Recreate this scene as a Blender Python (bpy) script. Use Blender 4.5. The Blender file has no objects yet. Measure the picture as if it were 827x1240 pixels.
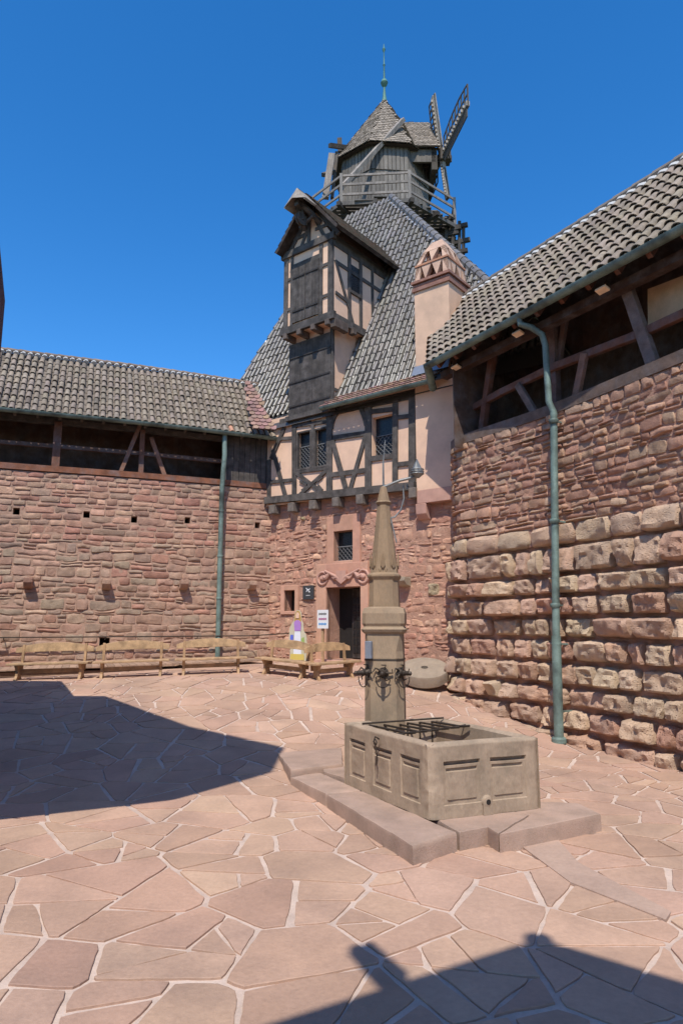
import bpy, bmesh, math, random
import numpy as np
from mathutils import Vector, Matrix, noise
random.seed(7); R = math.radians; V3 = Vector
scn = bpy.context.scene; COL = scn.collection
# ------------------------------------------------------------------ camera, sky, sun, exposure
# world origin = the photographer's eye; Y = view direction on plan; courtyard floor lies about 2 to 3 m lower
PITCH = math.atan(135/826.7); FPX = 826.7
cam_d = bpy.data.cameras.new('camera'); cam = bpy.data.objects.new('camera', cam_d); COL.objects.link(cam)
cam_d.sensor_fit = 'VERTICAL'; cam_d.sensor_height = 36; cam_d.lens = 24; cam_d.clip_end = 3000; cam_d.clip_start = .05
cam.location = (0, 0, 0); cam.rotation_euler = (R(90)+PITCH, 0, 0); scn.camera = cam
SUN_AZ = R(-7); SUN_EL = R(57)         # the sun stands behind the photographer and to the left
SUNDIR = V3((math.sin(SUN_AZ)*math.cos(SUN_EL), -math.cos(SUN_AZ)*math.cos(SUN_EL), math.sin(SUN_EL)))
w = bpy.data.worlds.new('World'); scn.world = w; w.use_nodes = True
nt = w.node_tree; bg = nt.nodes['Background']
sky = nt.nodes.new('ShaderNodeTexSky'); sky.sky_type = 'NISHITA'; sky.sun_disc = False
sky.sun_elevation = SUN_EL
sky.sun_rotation = math.atan2(SUNDIR.x, SUNDIR.y)
sky.altitude = 800; sky.air_density = 1.0; sky.dust_density = .6; sky.ozone_density = 4.0
hs = nt.nodes.new('ShaderNodeHueSaturation'); hs.inputs['Saturation'].default_value = 1.32; hs.inputs['Hue'].default_value = .502; hs.inputs['Value'].default_value = 1.12
nt.links.new(sky.outputs[0], hs.inputs['Color']); nt.links.new(hs.outputs[0], bg.inputs['Color'])
bg.inputs['Strength'].default_value = .15
sl = bpy.data.lights.new('sun', 'SUN'); so = bpy.data.objects.new('sun', sl); COL.objects.link(so)
sl.energy = 3.6; sl.angle = R(.35); sl.color = (1, .955, .88)
so.rotation_euler = SUNDIR.to_track_quat('Z', 'Y').to_euler()
scn.view_settings.view_transform = 'Standard'; scn.view_settings.look = 'None'
scn.view_settings.exposure = 0.46; scn.view_settings.gamma = 1

# ------------------------------------------------------------------ geometry helpers
def ray(x, y):      # view direction through a point of the photograph
    a, b = (x-413.5)/FPX, -(y-620)/FPX
    c, s = math.cos(PITCH), math.sin(PITCH)
    return V3((a, c-b*s, s+b*c))
def at_h(x, y, h): r = ray(x, y); return r*(h/r.z)
def at_y(x, y, Y): r = ray(x, y); return r*(Y/r.y)
def gz(x, y):       # height of the courtyard: flat near the fountain, rising gently to the far walls
    xp = (x+math.sqrt(x*x+.3))/2; a = -1.25-.12*xp-.02*(x-xp)+.14*(y-15.5); fl = -2.13-.004*x; k = .10
    m = max(a, fl); a = m+k*math.log(math.exp((a-m)/k)+math.exp((fl-m)/k))
    b = -1.27+.035*(x+8); m = min(a, b); return m-k*math.log(math.exp(-(a-m)/k)+math.exp(-(b-m)/k))
def gnd(x, y):
    r = ray(x, y); lo, hi = 1., 40.
    for _ in range(50):
        t = (lo+hi)/2; p = r*t
        if p.z > gz(p.x, p.y): lo = t
        else: hi = t
    return r*lo
class Frame:        # a vertical plane: o + t*u + z*Z + off*n (n points out of the wall)
    def __init__(s, o, u):
        s.o = V3((o[0], o[1], 0)); s.u = V3((u[0], u[1], 0)).normalized(); s.n = V3((s.u.y, -s.u.x, 0))
    def p(s, t, z, off=0): return s.o+s.u*t+s.n*off+V3((0, 0, z))
    def px(s, x, y, off=0):
        r = ray(x, y); k = (s.o+s.n*off).dot(s.n)/r.dot(s.n); P = r*k
        return (P-s.o).dot(s.u), P.z
class MB:
    def __init__(s): s.v = []; s.f = []; s.c = []
    def add(s, vs, fs, col=(1, 1, 1)):
        b = len(s.v); s.v += [tuple(p) for p in vs]; s.f += [tuple(i+b for i in f) for f in fs]
        s.c += [col]*len(vs) if not isinstance(col, list) else col
    def box(s, c, h, ax=None, col=(1, 1, 1), jit=0):
        c = V3(c); ax = ax or (V3((1, 0, 0)), V3((0, 1, 0)), V3((0, 0, 1))); vs = []
        for i in (-1, 1):
            for j in (-1, 1):
                for k in (-1, 1):
                    vs.append(c+ax[0]*i*h[0]+ax[1]*j*h[1]+ax[2]*k*h[2]+V3([random.uniform(-jit, jit) for _ in '123']))
        s.add(vs, [(0, 1, 3, 2), (4, 6, 7, 5), (0, 4, 5, 1), (2, 3, 7, 6), (0, 2, 6, 4), (1, 5, 7, 3)], col)
    def beam(s, a, b, wd, dp, side=None, col=None, jit=.003):      # wd across 'side', dp across the other axis
        a, b = V3(a), V3(b); d = b-a; L = d.length; d = d/L
        side = V3(side) if side is not None else V3((0, 0, 1))
        q = side-d*side.dot(d)
        if q.length < 1e-4: q = V3((1, 0, 0))-d*d.x
        q.normalize(); r = d.cross(q)
        if col is None: k = random.uniform(.75, 1.2); col = (k, k, k)
        s.box((a+b)/2, (L/2, wd/2, dp/2), (d, q, r), col, jit)
    def tube(s, pts, r, n=10, col=(1, 1, 1), cap=True):
        pts = [V3(p) for p in pts]; rs = r if isinstance(r, (list, tuple)) else [r]*len(pts)
        t = (pts[1]-pts[0]).normalized(); q = t.orthogonal().normalized(); vs = []; fs = []
        for i, p in enumerate(pts):
            t = (pts[min(i+1, len(pts)-1)]-pts[max(i-1, 0)]).normalized()
            q = (q-t*q.dot(t)).normalized(); w_ = t.cross(q)
            for k in range(n):
                a = 2*math.pi*k/n; vs.append(p+(q*math.cos(a)+w_*math.sin(a))*rs[i])
        for i in range(len(pts)-1):
            for k in range(n): fs.append((i*n+k, i*n+(k+1) % n, (i+1)*n+(k+1) % n, (i+1)*n+k))
        if cap: fs += [tuple(range(n))[::-1], tuple((len(pts)-1)*n+k for k in range(n))]
        s.add(vs, fs, col)
    def lathe(s, c, prof, n=8, rot=0, col=(1, 1, 1), ax=None):     # prof = [(r, z)]
        c = V3(c); ax = ax or (V3((1, 0, 0)), V3((0, 1, 0)), V3((0, 0, 1))); vs = []; fs = []
        for r, z in prof:
            for k in range(n):
                a = rot+2*math.pi*k/n; vs.append(c+ax[0]*r*math.cos(a)+ax[1]*r*math.sin(a)+ax[2]*z)
        m = len(prof)
        for i in range(m-1):
            for k in range(n): fs.append((i*n+k, i*n+(k+1) % n, (i+1)*n+(k+1) % n, (i+1)*n+k))
        fs += [tuple(range(n))[::-1], tuple((m-1)*n+k for k in range(n))]
        s.add(vs, fs, col)
    def prism(s, pts, d, col=(1, 1, 1)):
        pts = [V3(p) for p in pts]; d = V3(d); n = len(pts)
        s.add(pts+[p+d for p in pts], [tuple(range(n))[::-1], tuple(range(n, 2*n))]+[(i, (i+1) % n, (i+1) % n+n, i+n) for i in range(n)], col)
    def hull(s, pts, col=(1, 1, 1)):
        bm = bmesh.new(); [bm.verts.new(p) for p in pts]; r = bmesh.ops.convex_hull(bm, input=bm.verts)
        bm.verts.index_update(); bm.verts.ensure_lookup_table()
        s.add([v.co.copy() for v in bm.verts], [tuple(v.index for v in f.verts) for f in bm.faces], col); bm.free()
    def grid(s, rows, col=(1, 1, 1), flip=False):
        m = len(rows[0]); vs = [p for r in rows for p in r]; fs = []
        for i in range(len(rows)-1):
            for j in range(m-1):
                f = (i*m+j, i*m+j+1, (i+1)*m+j+1, (i+1)*m+j); fs.append(f[::-1] if flip else f)
        s.add(vs, fs, col)
    def build(s, name, mat, parent=None, smooth=False, fixn=True, bevel=0):
        me = bpy.data.meshes.new(name); me.from_pydata(s.v, [], s.f); me.validate()
        if fixn:
            bm = bmesh.new(); bm.from_mesh(me); bmesh.ops.recalc_face_normals(bm, faces=bm.faces); bm.to_mesh(me); bm.free()
        at = me.color_attributes.new('Col', 'FLOAT_COLOR', 'POINT')
        if len(me.vertices) == len(s.c):
            at.data.foreach_set('color', np.array([(c[0], c[1], c[2], 1) for c in s.c], dtype=np.float32).ravel())
        me.materials.append(mat)
        if smooth is True: me.polygons.foreach_set('use_smooth', [True]*len(me.polygons))
        o = bpy.data.objects.new(name, me); COL.objects.link(o)
        if parent is not None:
            o.parent = parent
            if parent.type == 'EMPTY': o.matrix_parent_inverse = Matrix.Translation(-parent.location)
        if smooth == 'auto':
            me.polygons.foreach_set('use_smooth', [True]*len(me.polygons)); me.set_sharp_from_angle(angle=R(38))
        if bevel:
            b = o.modifiers.new('bevel', 'BEVEL'); b.width = bevel; b.segments = 2; b.limit_method = 'ANGLE'
        return o
def tag(o, label, cat, group=None, kind=None):
    if label: o['label'] = label
    if cat: o['category'] = cat
    if group: o['group'] = group
    if kind: o['kind'] = kind
    return o
def thing(name, loc, label, cat, group=None):
    o = bpy.data.objects.new(name, None); COL.objects.link(o); o.location = loc; o.empty_display_size = .2
    return tag(o, label, cat, group)
def inpoly(x, y, P):
    c = False; n = len(P)
    for i in range(n):
        x1, y1 = P[i]; x2, y2 = P[i-1]
        if (y1 > y) != (y2 > y) and x < (x2-x1)*(y-y1)/(y2-y1)+x1: c = not c
    return c

# ------------------------------------------------------------------ materials
def mat(name, base, rough=.85, var=.25, scale=4, fine=40, bump=.3, bdist=.01, dark=None, dscale=1.5, damt=.5, spec=.3, metal=0, attr=True, stretch=None, hue=0, pits=0):
    m = bpy.data.materials.new(name); m.use_nodes = True; t = m.node_tree; N = t.nodes; L = t.links
    b = N['Principled BSDF']; b.inputs['Roughness'].default_value = rough; b.inputs['Metallic'].default_value = metal
    b.inputs['Specular IOR Level'].default_value = spec
    tc = N.new('ShaderNodeTexCoord'); src = tc.outputs['Object']
    if stretch:
        mp = N.new('ShaderNodeMapping'); mp.inputs['Scale'].default_value = stretch; L.new(src, mp.inputs[0]); src = mp.outputs[0]
    def nz(sc, det=4, ro=.6):
        n = N.new('ShaderNodeTexNoise'); n.inputs['Scale'].default_value = sc; n.inputs['Detail'].default_value = det
        n.inputs['Roughness'].default_value = ro; L.new(src, n.inputs['Vector']); return n
    def rng(s_, a, bb, c, d):
        r_ = N.new('ShaderNodeMapRange'); L.new(s_, r_.inputs[0])
        for i, vv in enumerate((a, bb, c, d)): r_.inputs[i+1].default_value = vv
        return r_.outputs[0]
    def mixc(fac, A, B, mode='MIX'):
        x = N.new('ShaderNodeMix'); x.data_type = 'RGBA'; x.blend_type = mode
        if isinstance(fac, float): x.inputs[0].default_value = fac
        else: L.new(fac, x.inputs[0])
        for sl_, val in ((6, A), (7, B)):
            if isinstance(val, tuple): x.inputs[sl_].default_value = (*val, 1)
            else: L.new(val, x.inputs[sl_])
        return x.outputs[2]
    n1, n2 = nz(scale), nz(fine, 5, .7)
    col = base
    if attr:
        a = N.new('ShaderNodeAttribute'); a.attribute_name = 'Col'; col = mixc(1., base, a.outputs['Color'], 'MULTIPLY')
    if dark is not None: col = mixc(rng(nz(dscale, 6, .65).outputs[0], .45, .68, 0, damt), col, dark)
    v1 = rng(n1.outputs[0], .25, .75, 1-var, 1+var); v2 = rng(n2.outputs[0], .25, .75, 1-var*.7, 1+var*.7)
    mm = N.new('ShaderNodeMath'); mm.operation = 'MULTIPLY'; L.new(v1, mm.inputs[0]); L.new(v2, mm.inputs[1])
    cb = N.new('ShaderNodeCombineColor'); [L.new(mm.outputs[0], cb.inputs[i]) for i in range(3)]
    col = mixc(1., col, cb.outputs[0], 'MULTIPLY')
    L.new(col, b.inputs['Base Color'])
    if bump:
        ad = N.new('ShaderNodeMath'); ad.operation = 'MULTIPLY_ADD'; L.new(n1.outputs[0], ad.inputs[0]); ad.inputs[1].default_value = 1.3; L.new(n2.outputs[0], ad.inputs[2])
        hgt = ad.outputs[0]
        if pits:
            vo = N.new('ShaderNodeTexVoronoi'); vo.inputs['Scale'].default_value = pits; L.new(src, vo.inputs['Vector'])
            p2 = N.new('ShaderNodeMath'); p2.operation = 'ADD'; L.new(hgt, p2.inputs[0]); L.new(rng(vo.outputs['Distance'], 0, .35, -1.2, 0), p2.inputs[1]); hgt = p2.outputs[0]
        bp = N.new('ShaderNodeBump'); bp.inputs['Strength'].default_value = bump; bp.inputs['Distance'].default_value = bdist
        L.new(hgt, bp.inputs['Height']); L.new(bp.outputs[0], b.inputs['Normal'])
    rr = rng(n2.outputs[0], .3, .7, max(0, rough-.1), min(1, rough+.1)); L.new(rr, b.inputs['Roughness'])
    return m
M = dict(
 stone=mat('rubble_sandstone', (1, 1, 1), .92, .22, 6, 45, .9, .02, dark=(.16, .125, .10), dscale=2.2, damt=.35),
 rustic=mat('rusticated_sandstone', (1.08, 1.10, 1.04), .93, .14, 5, 36, .8, .022, dark=(.33, .265, .21), dscale=1.6, damt=.4, pits=26),
 mortar=mat('wall_mortar', (.43, .27, .19), .95, .18, 3, 50, .8, .02, attr=False),
 rmortar=mat('red_mortar', (.46, .26, .18), .95, .2, 3, 30, .9, .03, attr=False),
 ashlar=mat('dressed_red_stone', (.52, .30, .225), .9, .12, 4, 60, .5, .008, dark=(.36, .19, .15), damt=.4),
 plaster=mat('peach_plaster', (.78, .51, .345), .93, .07, 2, 70, .5, .006, dark=(.55, .35, .25), dscale=1.3, damt=.55, attr=False),
 chimplaster=mat('chimney_plaster', (.68, .44, .29), .93, .10, 3, 60, .5, .006, dark=(.42, .28, .2), dscale=1.1, damt=.45, attr=False),
 timber=mat('dark_weathered_timber', (.08, .068, .058), .85, .5, 5, 60, .8, .01, dark=(.13, .11, .10), damt=.5, dscale=4),
 brown=mat('brown_gallery_timber', (.115, .068, .048), .85, .35, 5, 60, .8, .01, dark=(.16, .15, .15), damt=.5, dscale=3),
 greywood=mat('silver_grey_oak', (.205, .18, .155), .88, .35, 7, 60, .9, .01, dark=(.10, .09, .08), damt=.6, dscale=3, stretch=(1, 1, .18)),
 sail=mat('bleached_sail_timber', (.30, .275, .24), .88, .3, 6, 60, .7, .01),
 shingle=mat('grey_wood_shingle', (.30, .255, .21), .92, .3, 8, 60, .9, .015),
 tile=mat('grey_brown_roof_tile', (.265, .213, .165), .8, .25, 9, 60, .6, .008, dark=(.10, .085, .075), damt=.5, dscale=6),
 glaze=mat('glazed_grey_roof_tile', (.19, .168, .142), .33, .25, 7, 60, .3, .004, dark=(.06, .05, .05), damt=.5, dscale=7, spec=.8),
 redtile=mat('red_clay_tile', (.30, .17, .125), .85, .3, 8, 60, .6, .008, dark=(.17, .12, .10), damt=.6, dscale=4),
 whitemortar=mat('white_ridge_mortar', (.46, .45, .43), .9, .15, 8, 50, .5, .01, attr=False),
 copper=mat('green_copper', (.18, .245, .21), .6, .3, 3, 40, .3, .004, dark=(.055, .065, .055), dscale=1.6, damt=.95, metal=.2, attr=False),
 verdigris=mat('bright_verdigris', (.09, .20, .155), .6, .2, 6, 40, .2, .004, attr=False),
 lattice=mat('window_lead_lattice', (.16, .155, .15), .6, .2, 6, 40, .2, .004, attr=False),
 lead=mat('lead_flashing', (.25, .27, .31), .5, .15, 5, 40, .2, .004, metal=.4, attr=False),
 paving=mat('paving_sandstone', (1, 1, 1), .8, .18, 1.0, 26, .6, .009, dark=(.27, .18, .14), dscale=.8, damt=.5),
 joint=mat('paving_mortar', (.55, .425, .345), .95, .15, 5, 50, .5, .01, attr=False, dark=(.36, .25, .2), damt=.5, dscale=1.),
 fstone=mat('fountain_sandstone', (.36, .265, .185), .9, .2, 3, 45, .5, .008, stretch=(1, 1, .5), dark=(.17, .135, .095), dscale=2.6, damt=.6),
 step=mat('step_sandstone', (.40, .275, .21), .9, .15, 3, 60, .6, .01, dark=(.2, .15, .11), dscale=2.5, damt=.4),
 millstone=mat('millstone_rock', (.31, .24, .175), .95, .15, 6, 60, .9, .012, attr=False, pits=40),
 bench=mat('varnished_pine', (.42, .27, .15), .6, .3, 6, 50, .5, .005, dark=(.22, .14, .075), damt=.7, dscale=5),
 deck=mat('deck_plank', (.33, .23, .17), .85, .25, 6, 50, .6, .006),
 iron=mat('black_iron', (.075, .058, .045), .55, .3, 8, 60, .4, .004, metal=.6, attr=False),
 greyiron=mat('grey_wrought_iron', (.22, .22, .21), .5, .3, 8, 60, .4, .004, metal=.5, attr=False),
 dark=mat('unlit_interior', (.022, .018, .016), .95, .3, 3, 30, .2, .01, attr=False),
 glass=mat('old_window_glass', (.02, .022, .024), .3, .2, 6, 30, .3, .004, spec=.3, attr=False),
 white=mat('white_sign_board', (.72, .72, .70), .6, .03, 5, 50, 0, attr=False),
 ink=mat('sign_ink', (1, 1, 1), .7, .05, 5, 50, 0),
 slate=mat('dark_sign_plate', (.05, .05, .052), .5, .15, 5, 50, .1, .003, attr=False),
 cream=mat('pale_timber_panel', (.56, .40, .26), .7, .15, 5, 50, .2, .003),
 capclay=mat('weathered_chimney_clay', (.56, .36, .25), .92, .15, 4, 50, .5, .006, dark=(.38, .22, .16), damt=.5),
 earth=mat('hill_ground', (.09, .11, .05), .95, .3, .3, 5, .3, .05, attr=False),
)
RED = [(.46, .265, .20), (.42, .23, .175), (.38, .225, .175), (.43, .275, .205), (.36, .24, .185), (.40, .205, .16), (.49, .30, .225)]
def tone(pal=RED, v=.14):
    c = random.choice(pal); k = random.uniform(1-v, 1+v); return (c[0]*k*1.08, c[1]*k*random.uniform(1.02, 1.08), c[2]*k*.95)

# ------------------------------------------------------------------ masonry
class Curve:
    def __init__(s, pts):
        P = [np.array(p, float) for p in pts]; P = [2*P[0]-P[1]]+P+[2*P[-1]-P[-2]]; out = []
        for i in range(1, len(P)-2):
            for k in range(24):
                t = k/24; a, b, c, d = P[i-1:i+3]
                out.append(.5*((2*b)+(-a+c)*t+(2*a-5*b+4*c-d)*t*t+(-a+3*b-3*c+d)*t**3))
        out.append(P[-2]); s.P = np.array(out); s.S = np.r_[0, np.cumsum(np.linalg.norm(np.diff(s.P, axis=0), axis=1))]; s.L = s.S[-1]
    def at(s, q):
        x = float(np.interp(q, s.S, s.P[:, 0])); y = float(np.interp(q, s.S, s.P[:, 1]))
        if q < 0 or q > s.L:
            a, b = (0, 1) if q < 0 else (-2, -1); d = (s.P[b]-s.P[a])/np.linalg.norm(s.P[b]-s.P[a]); k = q if q < 0 else q-s.L; x += d[0]*k; y += d[1]*k
        return x, y
    def p(s, q, z, off=0):
        x, y = s.at(q); x0, y0 = s.at(q-.05); x1, y1 = s.at(q+.05); u = V3((x1-x0, y1-y0, 0)).normalized()
        return V3((x, y, z))+V3((u.y, -u.x, 0))*off
    def frame(s, q): 
        x0, y0 = s.at(q-.05); x1, y1 = s.at(q+.05); return Frame(s.at(q), (x1-x0, y1-y0))
    def px(s, x, y, off=0):     # where the ray through a photo point meets the wall
        r = ray(x, y); best = None
        for q in np.arange(-1, s.L+1, .02):
            P = s.p(q, 0, off); e = abs(P.x*r.y-P.y*r.x)
            if best is None or e < best[0]: best = (e, q, P)
        P = best[2]; return best[1], r.z*P.y/r.y
def backing(mb, cv, s0, s1, z0, z1, holes, depth=.3, inner=None, step=.35, off=0):
    ss = sorted(set([round(v, 4) for v in list(np.arange(s0, s1, step))+[s1]+[h for H in holes for h in H[:2] if s0 < h < s1]]))
    zs = sorted(set([round(v, 4) for v in list(np.arange(z0, z1, .8))+[z1]+[h for H in holes for h in H[2:4] if z0 < h < z1]]))
    for a, b in zip(ss, ss[1:]):
        for c, d in zip(zs, zs[1:]):
            m, n = (a+b)/2, (c+d)/2
            if any(H[0] < m < H[1] and H[2] < n < H[3] for H in holes): continue
            mb.add([cv.p(a, c, off), cv.p(b, c, off), cv.p(b, d, off), cv.p(a, d, off)], [(0, 1, 2, 3)])
    for H in holes:
        a, b, c, d = H[:4]; dp = H[4] if len(H) > 4 else depth
        f = [cv.p(a, c, off), cv.p(b, c, off), cv.p(b, d, off), cv.p(a, d, off)]; g = [cv.p(a, c, off-dp), cv.p(b, c, off-dp), cv.p(b, d, off-dp), cv.p(a, d, off-dp)]
        mb.add(f+g, [(0, 4, 5, 1), (1, 5, 6, 2), (2, 6, 7, 3), (3, 7, 4, 0)])
        if inner is not None: inner.append(g)
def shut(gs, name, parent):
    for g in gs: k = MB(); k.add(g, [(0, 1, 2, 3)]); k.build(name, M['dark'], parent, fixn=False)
def stones(mb, cv, s0, s1, z0, z1, hc, lc, prot, rough, gap=.018, holes=(), pal=RED, res=(6, 4), wave=.05, seed=0, split=.12, rim=.018, keep=1., ztop=None, v=.14, edge=-.012):
    rnd = random.Random(seed); zb = [z0]
    while zb[-1] < z1: zb.append(zb[-1]+rnd.uniform(*hc))
    zb[-1] = z1
    if zb[-1]-zb[-2] < hc[0]*.6: zb.pop(-2)
    def bd(k, s):
        if k == 0 or k == len(zb)-1: return zb[k]
        return zb[k]+wave*noise.noise(V3((s*.7, k*3.3+seed, .5)))+wave*.4*noise.noise(V3((s*2.9, k*5.1+seed, 2.5)))
    def one(a, b, fl, fh, k):
        m = (a+b)/2; zl, zh = fl(m), fh(m)
        if zh-zl < .03 or b-a < .04: return
        for H in holes:
            if b > H[0]-.01 and a < H[1]+.01 and zh > H[2]-.01 and zl < H[3]+.01:
                ov = (min(zh, H[3])-max(zl, H[2]))
                if ov < (zh-zl)*.4 and ov > 0:
                    if zl < H[2]: zc = H[2]; f2 = fh; fh = lambda s, q=zc, g=f2: min(g(s), q)
                    else: zc = H[3]; f2 = fl; fl = lambda s, q=zc, g=f2: max(g(s), q)
                    continue
                if a < H[0]-.06: one(a, H[0]-.012, fl, fh, k)
                if b > H[1]+.06: one(H[1]+.012, b, fl, fh, k)
                return
        if rnd.random() > keep: return
        nx, nz = res; cr = rnd.uniform(.03, .12); pr = prot*rnd.uniform(.45, 1.25); gp = gap*rnd.uniform(.6, 1.4)
        if nx < 9 and b-a > .45: nx += 3
        h_ = max(.04, zh-zl); ru = min(.2, rim/(b-a)); rv = min(.28, rim/h_)
        us = [0, ru]+[ru+(1-2*ru)*i/(nx-3) for i in range(1, nx-3)]+[1-ru, 1]
        vs_ = [0, rv]+[rv+(1-2*rv)*i/(nz-3) for i in range(1, nz-3)]+[1-rv, 1]
        off = rnd.uniform(0, 99); tx, tz = rnd.uniform(-.3, .3)*pr, rnd.uniform(-.35, .35)*pr
        j = [rnd.uniform(-.02, .02) for _ in range(4)]
        rows = []
        for v_ in vs_:
            row = []
            for u_ in us:
                x, y = 2*u_-1, 2*v_-1; x2 = x*(1-cr*y*y); y2 = y*(1-cr*x*x)
                s_ = a+gp/2+(b-a-gp)*(x2+1)/2+(j[0]*(1-v_)+j[1]*v_)*(b-a)
                lo, hi = fl(s_)+gp/2, fh(s_)-gp/2; z_ = lo+(hi-lo)*(y2+1)/2
                ed = 1 if (u_ in (0, 1) or v_ in (0, 1)) else 0; e = 1-ed; ring = (u_ in (us[1], us[-2]) or v_ in (vs_[1], vs_[-2]))
                n = noise.fractal(V3((s_*2.3, z_*2.3, off)), 1., 2., 3)*rough+noise.noise(V3((s_*9, z_*9, off)))*rough*.45
                n2 = abs(noise.noise(V3((s_*5.5+off, z_*7.5, off*2))))*rough*1.1+(noise.cell(V3((s_*7+off, z_*9, off)))*.22 if nx > 12 else 0)*rough
                d = pr*(e-(.30*e if ring else 0))+e*(n-n2+rough*.3+tx*x+tz*y)
                if ed: d = edge
                s_ += noise.noise(V3((s_*11, z_*11, off+7)))*gp*.7*ed
                z_ += noise.noise(V3((s_*11, z_*11, off+17)))*gp*.7*ed
                row.append(cv.p(s_, z_, max(d, edge)))
            rows.append(row)
        c = tone(pal, v); mb.grid(rows, c)
    for k in range(len(zb)-1):
        s = s0-rnd.uniform(0, lc[0])
        while s < s1:
            L = rnd.uniform(*lc)*(1 if rnd.random() > .12 else 1.7); a, b = max(s, s0), min(s+L, s1); s += L
            if s1-s < lc[0]*.5: b = s1; s = s1
            fl, fh = (lambda q, k=k: bd(k, q)), (lambda q, k=k: bd(k+1, q))
            if rnd.random() < split and zb[k+1]-zb[k] > hc[0]*1.2:
                f = rnd.uniform(.35, .65); fm = lambda q, k=k, f=f: bd(k, q)*(1-f)+bd(k+1, q)*f
                one(a, b, fl, fm, k); one(a, b, fm, fh, k)
            else: one(a, b, fl, fh, k)

def tiles(mb, O, U, V, N, poly, du=.19, dv=.30, r=.078, hue=None, lift=.028, umin=None, umax=None, seed=1, pan=True, v0=0, var=.11, deep=.035):
    rnd = random.Random(seed); O, U, V, N = V3(O), V3(U).normalized(), V3(V).normalized(), V3(N).normalized()
    us = [p[0] for p in poly]; vs = [p[1] for p in poly]
    nu = int((max(us)-min(us))/du)+2; nv = int((max(vs)-v0)/dv)+1
    P = lambda u, v, h: O+U*u+V*v+N*h
    for i in range(nu):
        u = min(us)+i*du; ju = rnd.uniform(-.008, .008)
        for k in range(nv):
            va = v0+k*dv-.02; vb = v0+(k+1)*dv+.045
            if inpoly(u, va+dv*.5, poly):
                pn = 1+.22*noise.noise(V3((u*.9+seed, (v0+k*dv)*.9, 4.)))
                q = rnd.uniform(1-var, 1+var)*pn*(.65 if rnd.random() < .02 else 1); c = (q, q*rnd.uniform(.96, 1.02), q*rnd.uniform(.90, 1.0)); sag = .03*noise.noise(V3((u*.5+seed, k*.3, 9.)))+rnd.uniform(-.004, .004)+(.018 if rnd.random() < .02 else 0)
                if hue and rnd.random() < hue[1]: c = tuple(q*h for h in hue[0])
                x = u+ju+rnd.uniform(-.006, .006); rr = r*rnd.uniform(.96, 1.04); sk = rnd.uniform(-.008, .008); rows = []
                for (vv, r0, hh) in ((va, rr, lift+.012), (vb, rr*.86, 0)):
                    rows.append([P(x+sk*(vv > va)+r0*math.cos(a), vv, sag+hh+r0*.95*math.sin(a)) for a in [math.pi*j/7 for j in range(8)]])
                inn = [P(x+(rr-.016)*math.cos(a), va, sag+lift+.012+(rr-.016)*.95*math.sin(a)) for a in [math.pi*j/7 for j in range(8)]]
                mb.grid([inn]+rows, c)
            um = u+du/2
            if pan and inpoly(um, va+dv*.5, poly):
                q = rnd.uniform(.55, .85); c = (q, q, q)
                rows = [[P(um+x*du*.5, vv, hh-deep*(1-x*x)) for x in (-1, -.5, 0, .5, 1)] for vv, hh in ((va, .022), (vb, .004))]
                mb.grid(rows, c)

# ------------------------------------------------------------------ plan of the place
FA = Frame((.08, 18.55), (.783, -.622))                      # front wall plane of the mill tower
CL = Curve([(-14.5, 15.3), (-8.94, 17.45), (-5.6, 18.72), (-2.25, 20.25), (-1.3, 20.95)])    # curtain wall on the left
CR = Curve([(3.6, 19.0), (3.0, 17.0), (2.62, 15.6), (3.02, 14.72), (4.08, 13.0), (5.2, 10.55), (6.2, 8.2), (7.6, 4.6), (8.4, 1.)])  # bulging wall on the right
Z = V3((0, 0, 1)); ZL, ZR, ZE, ZEL = 4.01, 4.08, 6.02, 5.53

# terrain and paving
mb = MB(); mb.add([(-1500, -1500, -9), (1500, -1500, -9), (1500, 1500, -9), (-1500, 1500, -9)], [(0, 1, 2, 3)])
tag(mb.build('ground', M['earth']), 'grassy hilltop ground far below the castle walls', 'ground', kind='structure')
mb = MB(); xs = np.arange(-15, 10.1, .5); ys = np.arange(-14, 21.1, .5)
mb.grid([[V3((x, y, gz(x, y)-.011)) for x in xs] for y in ys])
o_mort = mb.build('paving_joint_bed', M['joint']); tag(o_mort, 'pale mortar joints between the courtyard flagstones', 'paving joints', kind='structure')
rnd = random.Random(11); pts = []
tries = 0
def rad(x, y):
    n = noise.noise(V3((x*.45, y*.45, 3.3))); return .72+.3*n
cell = {}
while tries < 45000:
    tries += 1; x, y = rnd.uniform(-12.5, 9), rnd.uniform(-1, 20.5)
    rr = rad(x, y)*rnd.uniform(.75, 1.5); ok = True; cx, cy = int(x//1), int(y//1)
    for i in range(-3, 4):
        for j in range(-3, 4):
            for q in cell.get((cx+i, cy+j), ()):
                if (q[0]-x)**2+(q[1]-y)**2 < ((rr+q[2])/2)**2: ok = False; break
            if not ok: break
        if not ok: break
    if ok: cell.setdefault((cx, cy), []).append((x, y, rr)); pts.append((x, y, rr))
mb = MB()
PAV = [(.43, .282, .218), (.42, .273, .212), (.445, .295, .228), (.41, .265, .205), (.43, .287, .226), (.395, .252, .194)]
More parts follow.
